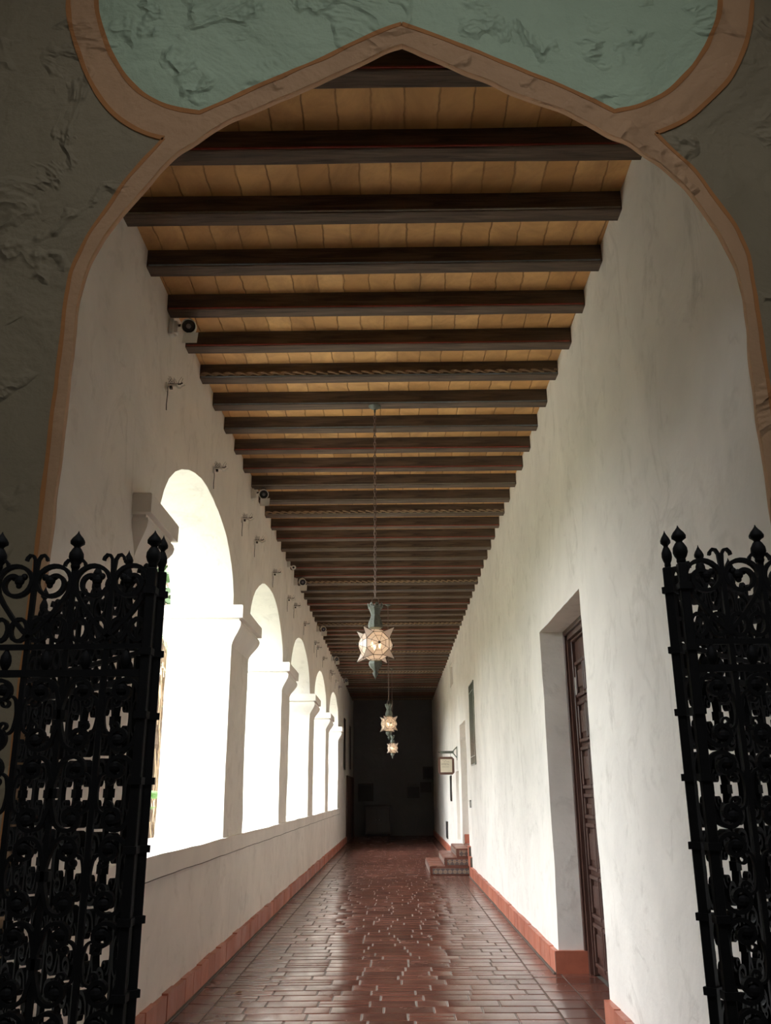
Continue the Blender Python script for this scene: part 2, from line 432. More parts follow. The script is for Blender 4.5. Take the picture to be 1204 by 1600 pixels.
# ------------------------------------------------------------------ floor
def paved(name, mat, areas, joint=.006, dome=.0035, tilt=.0022):
    """areas: list of (x0,x1,y0,y1) tiles; each tile a low cushion with rounded edges"""
    verts, faces, tone = [], [], []
    for (x0, x1, y0, y1) in areas:
        x0 += joint/2; x1 -= joint/2; y0 += joint/2; y1 -= joint/2
        t = random.random(); ax, ay = random.gauss(0, tilt), random.gauss(0, tilt); hz = random.gauss(0, .0006)
        e = .006; ex = .0045
        us = [x0, x0+ex, x0+1.8*ex, x1-1.8*ex, x1-ex, x1]; vs_ = [y0, y0+e, y0+2.6*e, y1-2.6*e, y1-e, y1]
        zt = [-.0048, -.0005, 0, 0, -.0005, -.0048]
        base = len(verts); cx, cy_ = (x0+x1)/2, (y0+y1)/2
        jx, jy = [random.gauss(0, .0012) for _ in range(6)], [random.gauss(0, .0012) for _ in range(6)]
        for j in range(6):
            for i in range(6):
                zz_ = min(zt[i], zt[j]) + hz + (us[i]-cx)*ax + (vs_[j]-cy_)*ay
                verts.append((us[i]+jy[j]*.8, vs_[j]+jx[i]*.8, zz_)); tone.append(t)
        for j in range(5):
            for i in range(5):
                k = base+j*6+i; faces.append((k, k+1, k+7, k+6))
    me = bpy.data.meshes.new(name); me.from_pydata(verts, [], faces)
    at = me.attributes.new('tone', 'FLOAT', 'POINT'); at.data.foreach_set('value', tone)
    for p in me.polygons: p.use_smooth = True
    for x in mat: me.materials.append(M[x])
    return me
areas = []
y = 2.6; BX0, BX1 = -1.42, 1.19
while y < Y1:
    d = random.choice([.18, .19, .20, .21, .22, .22])
    x = BX0 - random.random()*.0; first = random.choice([.2, .3, .36, .26, .40])
    ln = first
    while x < BX1-.02:
        x2 = min(x+ln, BX1)
        if BX1-x2 < .12: x2 = BX1
        if random.random() < .10 and x2-x > .3:     # two half-depth pavers in one place
            areas.append((x, x2, y, y+d/2)); areas.append((x, x2, y+d/2, y+d))
        else: areas.append((x, x2, y, y+d))
        x = x2; ln = random.choice([.34, .36, .36, .38, .40, .40, .20, .24, .45])
    y += d
y = 2.6
while y < Y1:
    areas.append((XL, BX0, y, y+.30)); areas.append((BX1, XR, y+.08, y+.38)); y += .30
y = D1[0]+.01
while y < D1[1]-.05: areas.append((XR, XR+.30, y, min(y+.3, D1[1]))); y += .3
areas = [a for a in areas if a[3] < Y1]
me = paved('floor', ['paver'], areas)
bmf = bmesh.new(); bmf.from_mesh(me)
for bx in ((XL-.1, XR+.36, Y0-.8, Y1+.2, -.12, -.0036), (-2.6, 2.6, -3.6, Y0-.8, -.12, -.002)):
    box(bmf, *bx, mi=1)
for v_ in bmf.verts: pass
bmf.to_mesh(me); bmf.free(); me.materials.append(M['grout'])
for p in me.polygons: p.use_smooth = p.material_index == 0
fl = bpy.data.objects.new('floor', me); COL.objects.link(fl); struct(fl)

# ------------------------------------------------------------------ baseboards of upright terracotta tiles
def baseboard(name, runs, h=.185, th=.045):
    bm = new_bm(); lay = bm.verts.layers.float.new('tone')
    for (ax, ay, bx, by, nx, ny, z0) in runs:      # from a to b, normal n points into the room
        L_ = math.hypot(bx-ax, by-ay); n_ = max(1, round(L_/.29)); dx, dy = (bx-ax)/L_, (by-ay)/L_
        for i in range(n_):
            s0, s1 = i*L_/n_+.003, (i+1)*L_/n_-.003
            mt = Matrix(((dx, nx, 0, ax), (dy, ny, 0, ay), (0, 0, 1, z0), (0, 0, 0, 1)))
            vs = box(bm, s0, s1, -.01, th+random.gauss(0, .002), .0, h+random.gauss(0, .003), mtx=mt)
            t = random.random()
            for v_ in vs: v_[lay] = t
        mt = Matrix(((dx, nx, 0, ax), (dy, ny, 0, ay), (0, 0, 1, z0), (0, 0, 0, 1)))
        box(bm, 0, L_, -.01, th-.006, 0, h-.012, mi=1, mtx=mt)
        if L_ > 3: box(bm, 0, L_, th-.006, th+.018, -.01, .010, mi=1, mtx=mt)
    bmesh.ops.recalc_face_normals(bm, faces=bm.faces)
    return struct(finish(bm, name, ['terracotta', 'grout']))
baseboard('baseboard_left', [(XL, Y0, XL, Y1, 1, 0, 0)])
baseboard('baseboard_right', [(XR, Y0, XR, D1[0]-.01, -1, 0, 0), (XR, D1[1]-.03, XR, 18.6, -1, 0, 0), (XR-.043, D1[1], XR+.30, D1[1], 0, -1, 0),
                              (XR, 21.7, XR, 23.6, -1, 0, 0), (XR, 23.8, XR, Y1, -1, 0, 0),
                              (XR, 18.35, XR, 18.93, -1, 0, .18), (XR, 18.65, XR, 18.93, -1, 0, .36),
                              (XR+.03, 20.75, XR+.36, 20.75, 0, -1, .50), (XR-.02, 21.75, XR-.02, 23.6, -1, 0, .02)])

# ------------------------------------------------------------------ painted portal arch (near wall)
YP = 3.10
innerL = [(0.057, 4.711), (-0.017, 4.683), (-0.163, 4.597), (-0.303, 4.523), (-0.441, 4.446), (-0.631, 4.35), (-0.739, 4.285), (-0.844, 4.2), (-0.921, 4.132), (-1.008, 4.01), (-1.081, 3.9), (-1.125, 3.835), (-1.173, 3.752), (-1.206, 3.676), (-1.238, 3.572), (-1.255, 3.483), (-1.258, 3.381), (-1.258, 3.155), (-1.255, 2.93), (-1.258, 2.69), (-1.259, 2.477), (-1.262, 2.2), (-1.262, 1.5), (-1.262, .8), (-1.262, 0)]
innerR = [(0.195, 4.637), (0.319, 4.564), (0.456, 4.492), (0.577, 4.421), (0.725, 4.358), (0.83, 4.289), (0.933, 4.214), (1.01, 4.173), (1.065, 4.123), (1.146, 4.047), (1.217, 3.96), (1.273, 3.865), (1.314, 3.771), (1.354, 3.67), (1.385, 3.565), (1.397, 3.476), (1.399, 3.375), (1.395, 3.289), (1.388, 3.122), (1.384, 2.96), (1.384, 2.8), (1.385, 2.2), (1.385, 1.5), (1.385, .8), (1.385, 0)]
bandL = [(0.056, 4.826), (-0.016, 4.795), (-0.164, 4.715), (-0.305, 4.628), (-0.444, 4.557), (-0.609, 4.469), (-0.744, 4.393), (-0.82, 4.353)]
greenL = [(-0.82, 4.353), (-0.91, 4.372), (-1.01, 4.414), (-1.114, 4.495), (-1.194, 4.609), (-1.256, 4.735), (-1.304, 4.881), (-1.326, 4.99), (-1.34, 5.2), (-1.345, 5.4)]
outL = [(-1.47, 5.4), (-1.465, 5.2), (-1.451, 4.965), (-1.423, 4.828), (-1.369, 4.665), (-1.297, 4.506), (-1.216, 4.384), (-1.126, 4.298), (-1.039, 4.246), (-0.966, 4.222)]
lowL = [(-0.966, 4.222), (-1.043, 4.114), (-1.115, 4.002), (-1.183, 3.861), (-1.239, 3.753), (-1.276, 3.647), (-1.298, 3.558), (-1.304, 3.469), (-1.304, 3.353), (-1.304, 3.0), (-1.304, 2.4), (-1.304, 1.5), (-1.304, 0)]
bandR = [(0.056, 4.826), (0.267, 4.725), (0.475, 4.614), (0.652, 4.517), (0.812, 4.428), (0.961, 4.33)]
greenR = [(0.961, 4.33), (1.082, 4.362), (1.199, 4.428), (1.308, 4.54), (1.392, 4.668), (1.449, 4.793), (1.483, 4.909), (1.50, 5.1), (1.505, 5.4)]
outR = [(1.65, 5.4), (1.645, 5.1), (1.626, 4.906), (1.591, 4.754), (1.539, 4.613), (1.469, 4.492), (1.357, 4.367), (1.251, 4.275), (1.128, 4.214)]
lowR = [(1.128, 4.214), (1.194, 4.121), (1.265, 4.029), (1.329, 3.901), (1.393, 3.776), (1.43, 3.654), (1.443, 3.534), (1.443, 3.418), (1.441, 3.1), (1.441, 2.4), (1.441, 1.5), (1.441, 0)]
def fill_poly(bm, pts, y, mi=0, close=None):
    tri = tessellate_polygon([[Vector((p[0], p[1], 0)) for p in pts]])
    vs = [bm.verts.new((p[0], y, p[1])) for p in pts]
    for t in tri:
        try: f = bm.faces.new([vs[k] for k in t]); f.material_index = mi
        except ValueError: pass
inner = innerL[::-1] + innerR            # left foot, apex, right foot
def refine(pts, L):
    o_ = [pts[0]]
    for a, b in zip(pts, pts[1:]):
        n_ = max(1, math.ceil(math.hypot(b[0]-a[0], b[1]-a[1])/L))
        for i in range(1, n_+1): o_.append((a[0]+(b[0]-a[0])*i/n_, a[1]+(b[1]-a[1])*i/n_))
    return o_
def catmull(pts, n_=5):
    if len(pts) < 3: return pts
    P_ = [pts[0]] + list(pts) + [pts[-1]]; o_ = []
    for i in range(1, len(P_)-2):
        a, b, c_, d_ = P_[i-1], P_[i], P_[i+1], P_[i+2]
        for k in range(n_):
            t = k/n_
            o_.append(tuple(.5*(2*b[q]+(c_[q]-a[q])*t+(2*a[q]-5*b[q]+4*c_[q]-d_[q])*t*t+(3*b[q]-a[q]-3*c_[q]+d_[q])*t**3) for q in (0, 1)))
    return o_ + [pts[-1]]
def rough_line(pts, L=.05, amp=.004, sm=True):
    p = refine(catmull(pts) if sm else pts, L); return [(x+noise.noise(Vector((x*9, z_*9, 3)))*amp, z_+noise.noise(Vector((x*9, z_*9, 8)))*amp) for x, z_ in p]
iA, iB = catmull(innerL), catmull([innerL[0]]+innerR)
inner = rough_line(iA[::-1] + iB[1:], .05, .006, False)
bm = new_bm()
def quad_strip(la, lb, y0_, y1_, mi=0):
    a = [bm.verts.new((p[0], y0_, p[1])) for p in la]; b = [bm.verts.new((p[0], y1_, p[1])) for p in lb]
    for i in range(len(a)-1):
        f = bm.faces.new((a[i], a[i+1], b[i+1], b[i])); f.material_index = mi
WX, WZ = 2.5, 6.3
for sgn, half in ((-1, inner[:inner.index(max(inner, key=lambda p: p[1]))+1]), (1, inner[inner.index(max(inner, key=lambda p: p[1])):][::-1])):
    ap = half[-1]
    poly = half + [(ap[0], WZ), (sgn*WX, WZ), (sgn*WX, 0)]
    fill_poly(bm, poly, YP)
# rounded lip then splayed reveal to the back of the wall
lip = [(x*1.0, z_) for x, z_ in inner]
def expand(pts, k, dz): return [(.04+(x-.04)*k, z_*1.0 + (dz if z_ > 3 else 0)*min(1, (z_-3)/1.2)) for x, z_ in pts]
def splay(pts, k): return [(x*k, 1.55+(z_-1.55)*k if z_ > 1.55 else z_) for x, z_ in pts]
l1 = splay(inner, 1.006); l2 = splay(inner, 1.062)
quad_strip(inner, l1, YP, YP+.03, 1); quad_strip(l1, l2, YP+.03, YP+.22, 1)
for sgn, half in ((-1, l2[:len(l2)//2+1]), (1, l2[len(l2)//2:][::-1])):
    poly = half + [(half[-1][0], WZ), (sgn*WX, WZ), (sgn*WX, 0)]
    fill_poly(bm, poly, YP+.22)
bmesh.ops.remove_doubles(bm, verts=bm.verts, dist=1e-4)
bmesh.ops.recalc_face_normals(bm, faces=bm.faces)
for f in bm.faces:
    if f.material_index == 0 and abs(f.calc_center_median().y-YP) < .01 and f.normal.y > 0: f.normal_flip()
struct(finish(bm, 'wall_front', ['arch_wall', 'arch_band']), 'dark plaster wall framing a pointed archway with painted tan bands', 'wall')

def closest_below(pts): return pts
def painted(n, pts, mat, proud, label):
    bm = new_bm(); fill_poly(bm, pts, YP-proud)
    r = bmesh.ops.extrude_face_region(bm, geom=bm.faces[:])
    bmesh.ops.translate(bm, verts=[g for g in r['geom'] if isinstance(g, bmesh.types.BMVert)], vec=(0, proud+.004, 0))
    bmesh.ops.recalc_face_normals(bm, faces=bm.faces)
    return struct(finish(bm, 'trim_%d' % n, mat), label)
iL = [p for p in inner if p[0] <= .0571][::-1]; iL = inner[:inner.index(max(inner, key=lambda p: p[1]))+1][::-1]   # apex down to left foot
iR = inner[inner.index(max(inner, key=lambda p: p[1])):]
bl, gl_, ol, ll = [rough_line(q, .06, .004) for q in (bandL, greenL, outL, lowL)]
br, gr, orr, lr = [rough_line(q, .06, .004) for q in (bandR, greenR, outR, lowR)]
painted(10, [(bl[0][0], 5.4)] + bl + gl_[1:] , 'arch_green', .003, 'green painted plaster field left of the arch point')
painted(11, [(br[0][0], 5.4)] + br + gr[1:], 'arch_green', .003, 'green painted plaster field right of the arch point')
# tan bands (sit between the lines)
painted(12, bl + gl_[1:] + ol + ll[1:] + iL[::-1], 'arch_band', .004, 'tan painted band along the left of the arch')
painted(13, br + gr[1:] + orr + lr[1:] + iR[::-1], 'arch_band', .004, 'tan painted band along the right of the arch')
def stroke(n, pts, w_, label):
    bm = new_bm()
    P_ = [Vector((p[0], p[1])) for p in pts]; a_, b_ = [], []
    for i, p in enumerate(P_):
        t = (P_[min(i+1, len(P_)-1)]-P_[max(i-1, 0)]).normalized(); nn = Vector((-t.y, t.x))*w_/2*(1+.35*noise.noise(Vector((p.x*7, p.y*7, n))))
        a_.append(p+nn); b_.append(p-nn)
    va = [bm.verts.new((p.x, YP-.006, p.y)) for p in a_]; vb = [bm.verts.new((p.x, YP-.006, p.y)) for p in b_]
    for i in range(len(va)-1): bm.faces.new((va[i], va[i+1], vb[i+1], vb[i]))
    r = bmesh.ops.extrude_face_region(bm, geom=bm.faces[:])
    bmesh.ops.translate(bm, verts=[g for g in r['geom'] if isinstance(g, bmesh.types.BMVert)], vec=(0, .008, 0))
    bmesh.ops.recalc_face_normals(bm, faces=bm.faces)
    struct(finish(bm, 'trim_%d' % n, 'arch_line'), label)
stroke(14, bl + gl_[1:], .020, 'ochre line edging the left green field'); stroke(15, br + gr[1:], .020, 'ochre line edging the right green field')
stroke(16, ol[:] , .020, 'outer ochre line of the left band'); stroke(17, orr[:], .020, 'outer ochre line of the right band')
stroke(18, ll, .016, 'ochre line down the left jamb'); stroke(19, lr, .016, 'ochre line down the right jamb')

# the vestibule the camera stands in
bm = new_bm()
box(bm, 2.5, 2.7, -3.5, YP+.22, 0, 6.4); box(bm, -2.7, -2.5, -3.5, YP+.22, 0, 6.4)
struct(finish(bm, 'wall_vestibule_sides', 'dark_room'))
bm = new_bm(); box(bm, -2.7, 2.7, -3.5, -.45, 6.3, 6.4); box(bm, -2.7, 2.7, .65, YP+.22, 6.3, 6.4); box(bm, -2.7, -.6, -.45, .65, 6.3, 6.4); box(bm, .8, 2.7, -.45, .65, 6.3, 6.4); struct(finish(bm, 'ceiling_vestibule', 'dark_room'))  # unseen ceiling, with an opening added to light the painted arch wall
bm = new_bm()
box(bm, -2.7, 2.7, -3.5, -3.3, 0, 6.3)
struct(finish(bm, 'wall_vestibule_back', 'dark_room'))
bm = new_bm()
box(bm, -2.7, XL-.04, Y0-.1, Y0+.01, 0, 6.4); box(bm, XR+.04, 2.7, Y0-.1, Y0+.01, 0, 6.4); box(bm, XL-.04, XR+.04, Y0-.1, Y0+.01, 5.19, 6.4)
struct(finish(bm, 'wall_front_back', 'dark_room'))

# ------------------------------------------------------------------ ceiling beams
def ordinal(n):
    w_ = ['', 'first', 'second', 'third', 'fourth', 'fifth', 'sixth', 'seventh', 'eighth', 'ninth', 'tenth', 'eleventh', 'twelfth', 'thirteenth', 'fourteenth', 'fifteenth', 'sixteenth', 'seventeenth', 'eighteenth', 'nineteenth']
    tens = ['', '', 'twentieth', 'thirtieth', 'fortieth', 'fiftieth']; tc = ['', '', 'twenty', 'thirty', 'forty', 'fifty']
    if n < 20: return w_[n]
    return tens[n//10] if n % 10 == 0 else tc[n//10] + '-' + w_[n % 10]
pat = {0: 'red', 1: 'red', 2: 'grey', 3: 'blue', 4: 'red', 5: 'red', 6: 'rope', 7: 'blue', 8: 'blue', 9: 'red', 10: 'red', 11: 'grey', 12: 'grey', 13: 'rope'}
cyc = ['red', 'red', 'grey', 'grey', 'red', 'red', 'rope', 'blue', 'grey', 'red', 'red', 'grey', 'grey', 'rope']
desc = {'red': 'red-painted lower edge', 'grey': 'pale grey lower edge', 'blue': 'blue-grey lower edge', 'rope': 'carved rope moulding'}
for k in range(0, 56):
    kind = pat[k] if k in pat else cyc[(k-14) % 14]
    yb = 4.30 + .5766*(k-1); y0 = yb-.13
    root = thing('ceiling_beam', 'dark timber ceiling beam with %s, %s from the painted archway' % (desc[kind], ordinal(k+1)), 'beam', (-.12, y0+.065, ZB), 0,
                 'timber beams across the ceiling')
    root['kind'] = 'thing'
    L_ = (XR-XL)/2+.10
    bm = new_bm(); nseg = 16
    rings = []
    for i in range(nseg+1):
        x = -L_+2*L_*i/nseg
        j = [noise.noise(Vector((x*1.3, k*3.7, q)))*.007 for q in range(4)]
        jz = noise.noise(Vector((x*.6, k*1.9, 9)))*.006
        rings.append([bm.verts.new(p) for p in ((x, -.065+j[0], jz), (x, -.055+j[1], -.0+jz-.004), (x, .055+j[1], jz-.004), (x, .065+j[2], jz+.004), (x, .065+j[2], .14), (x, -.065+j[0], .14))])
    for a, b in zip(rings, rings[1:]):
        for q in range(6): bm.faces.new((a[q], b[q], b[(q+1) % 6], a[(q+1) % 6]))
    bm.faces.new(rings[0]); bm.faces.new(rings[-1][::-1])
    bmesh.ops.recalc_face_normals(bm, faces=bm.faces)
    finish(bm, 'timber', 'beam', root)
    bm = new_bm()
    box(bm, -L_+.11, L_-.11, -.071, -.060, .004, .013)
    finish(bm, 'painted_edge', {'red': 'red_line', 'grey': 'grey_line', 'blue': 'blue_line', 'rope': 'blue_line' if k == 6 else 'grey_line'}[kind], root)
    if kind == 'rope':
        bm = new_bm(); rings = []; n_ = 300
        for i in range(n_+1):
            x = -L_+.1+(2*L_-.2)*i/n_; th = 2*PI*x/.20
            rings.append([bm.verts.new((x, -.066-.0+(.018*math.cos(2*PI*q/10+th))*abs(1), .030+.018*math.sin(2*PI*q/10+th))) if False else
                          bm.verts.new((x, -.062 + math.cos(2*PI*q/10)*(.011+.009*math.cos(2*(2*PI*q/10-th))), .034 + math.sin(2*PI*q/10)*(.013+.009*math.cos(2*(2*PI*q/10-th))))) for q in range(10)])
        for a, b in zip(rings, rings[1:]):
            for q in range(10): bm.faces.new((a[q], b[q], b[(q+1) % 10], a[(q+1) % 10]))
        bm.faces.new(rings[0]); bm.faces.new(rings[-1][::-1]); bmesh.ops.recalc_face_normals(bm, faces=bm.faces)
        finish(bm, 'rope_moulding', 'rope', root, smooth=True)

# ------------------------------------------------------------------ wrought iron gates
PW, CELL = .96, .107
def c_scroll_pts(h=.19, r=.036, turns=1.35, bulge=.012, x0=0.0):
    cz = h/2 - r; up_ = []
    n_ = 26
    for i in range(n_+1):
        u_ = i/n_; ang = PI - u_*turns*2*PI; rad = r*(1-.80*u_)
        up_.append((r + rad*math.cos(ang) + u_*.006, cz + rad*math.sin(ang)))
    up_ = up_[::-1]
    mid = [(0-bulge*math.sin(PI*(i/6)), cz-2*cz*i/6) for i in range(1, 6)]
    dn = [(x, -z_) for x, z_ in up_[::-1]]
    return [(x+x0, z_) for x, z_ in up_ + mid + dn]
def mesh_of(bm, name, mat):
    me = bpy.data.meshes.new(name); bm.to_mesh(me); bm.free(); me.materials.append(M[mat]); return me
bm = new_bm(); pts = c_scroll_pts(); ribbon(bm, pts, .0100, .020)
for e in (pts[0], pts[-1]):
    bmesh.ops.create_uvsphere(bm, u_segments=8, v_segments=6, radius=.0165, matrix=Matrix.Translation((e[0]+.001, 0, e[1])) @ Matrix.Diagonal((1.3, .8, 1, 1)))
box(bm, -.020, .004, -.010, .010, -.012, .012)
ME_C = mesh_of(bm, 'scroll', 'iron')
bm = new_bm()       # narrow inner scroll pair facing the other way, in the middle of the cell
pts = c_scroll_pts(.105, .021, 1.2, .004); ribbon(bm, pts, .0065, .014)
ME_S = mesh_of(bm, 'inner_scroll', 'iron')
def top_scroll_pts(flip):
    out_ = []; n_ = 34
    for i in range(n_+1):
        u_ = i/n_; ang = PI*1.08 - u_*1.45*2*PI; rad = .047*(1-.72*max(0, u_-.35)/.65)
        out_.append((.0535+rad*math.cos(ang), 2.105+rad*math.sin(ang)))
    out_ = out_[::-1]
    tail = [(.030, 2.045), (.060, 2.005), (.092, 1.970), (.115, 1.950)]
    out_ += [(.012, 2.075)] + tail
    return [((x if not flip else CELL-x), z_) for x, z_ in out_]
MT = []
for fl_ in (False, True):
    bm = new_bm(); pts = top_scroll_pts(fl_); ribbon(bm, pts, .0105, .018)
    e = pts[0]
    for dx, dz, rr_ in ((0, 0, .015), (.014, .008, .010), (-.012, .010, .010), (.0, -.014, .009)):
        bmesh.ops.create_uvsphere(bm, u_segments=8, v_segments=6, radius=rr_, matrix=Matrix.Translation((e[0]+dx, 0, e[1]+dz)) @ Matrix.Diagonal((1, .8, 1, 1)))
    MT.append(mesh_of(bm, 'top_scroll', 'iron'))
bm = new_bm()
for s_ in (-1, 1):      # row of small scrolls under the heart shaped tops
    pts = [(.0535+s_*(.026+.022*math.cos(a_)), 1.975+.030*math.sin(a_)) for a_ in [PI/2*0 + i*2*PI/14 for i in range(15)]]
    ribbon(bm, pts, .010, .016)
ME_R = mesh_of(bm, 'ring_scroll', 'iron')
FIN = [(.011, 0), (.013, .006), (.012, .012), (.017, .020), (.0205, .030), (.0195, .042), (.013, .054), (.0085, .060), (.011, .064), (.0195, .070), (.0200, .077), (.015, .086), (.008, .094), (.003, .101), (.0008, .107)]
def finial_mesh(k=1.0):
    bm = new_bm(); lathe(bm, [(r*k, z_) for r, z_ in FIN], 12)
    for f in bm.faces: f.smooth = True
    return mesh_of(bm, 'finial', 'iron')
FM, FM2 = finial_mesh(1.0), finial_mesh(.70)
bm = new_bm()
for s_ in (-1, 1):
    pts = [(s_*x, z_) for x, z_ in [(.002, -.05), (.003, -.02), (.005, .005), (.011, .016), (.020, .018), (.027, .010), (.029, .002)]]
    ribbon(bm, pts, .008, .012)
ME_Y = mesh_of(bm, 'curl_top', 'iron')
def put(me, root, x, z_, rx=0, mirror=False, name=None):
    o = bpy.data.objects.new(name or me.name, me); COL.objects.link(o); o.parent = root; o.location = (x, 0, z_)
    if mirror: o.rotation_euler = (0, 0, PI)
    return o
def gate_leaf(loc, rz, label, rear):
    """local x runs from the meeting stile (0) to the other stile (PW)"""
    root = thing('iron_gate_leaf', label, 'gate', loc, rz, 'leaves of the folding iron gates')
    for x in (0, PW):
        bm = new_bm(); box(bm, x-.0125, x+.0125, -.0125, .0125, .03, 2.145, bev=.003)
        zc_ = .10
        while zc_ < 2.1: box(bm, x-.017, x+.017, -.017, .017, zc_-.009, zc_+.009); zc_ += .165
        finish(bm, 'stile', 'iron', root)
    n_ = round(PW/CELL); cw = PW/n_
    for i in range(1, n_):
        bm = new_bm(); x = i*cw
        box(bm, x-.0065, x+.0065, -.0065, .0065, .06, 2.145 if i % 2 == 0 else 2.125)
        finish(bm, 'bar', 'iron', root)
    for i in range(0, n_+1):
        x = i*cw
        if i % 2 == 0 or i == n_: put(FM2 if rear else FM, root, x, 2.145)
        if 0 < i < n_: put(ME_Y, root, x, 2.165 if i % 2 else 2.15)
    for z0_, z1_ in ((.05, .075), (.30, .315), (1.850, 1.868), (1.922, 1.936)):
        bm = new_bm(); box(bm, 0, PW, -.008, .008, z0_, z1_); finish(bm, 'rail', 'iron', root)
    for i in range(n_):
        x = i*cw
        put(MT[i % 2], root, x, 0); put(ME_R, root, x, 0)
        # a column of scrolls, pairs placed back to back across the bars
        z_ = 1.852-.1
        k = 0
        while z_ > .38:
            mir = (i % 2 == 1)
            put(ME_C, root, x+.012 if not mir else x+cw-.012, z_-.0, mirror=mir)
            z_ -= .196; k += 1
    z_ = .185
    for i in range(n_): put(ME_S, root, i*cw+.02, z_)
    for i in range(n_):
        z_ = 1.752
        while z_ > .38:
            if i % 2 == 0: put(ME_S, root, i*cw+cw-.012, z_, mirror=True)
            else: put(ME_S, root, i*cw+.012, z_)
            z_ -= .196
    for i in range(n_):
        bm = new_bm(); x = i*cw+cw/2
        lathe(bm, [(.004, -.03), (.014, -.012), (.016, 0), (.014, .012), (.004, .03)], 8, (x, 0, 1.893))
        finish(bm, 'rosette', 'iron', root, smooth=True)
    return root
# left: front leaf lies across the opening, rear leaf folds back to the jamb
gate_leaf((-.663, 2.35, 0), PI, 'black scrollwork iron gate leaf at left, facing the viewer', False)
aL = math.atan2(3.03-2.38, -1.24+.648)
gate_leaf((-.652, 2.40, 0), aL, 'black iron gate leaf folded back behind the front left leaf to the jamb', True)
gate_leaf((.784, 2.35, 0), 0, 'black scrollwork iron gate leaf at right, facing the viewer', False)
aR = math.atan2(3.03-2.38, 1.36-.757)
gate_leaf((.762, 2.40, 0), aR, 'black iron gate leaf folded back behind the front right leaf to the jamb', True)

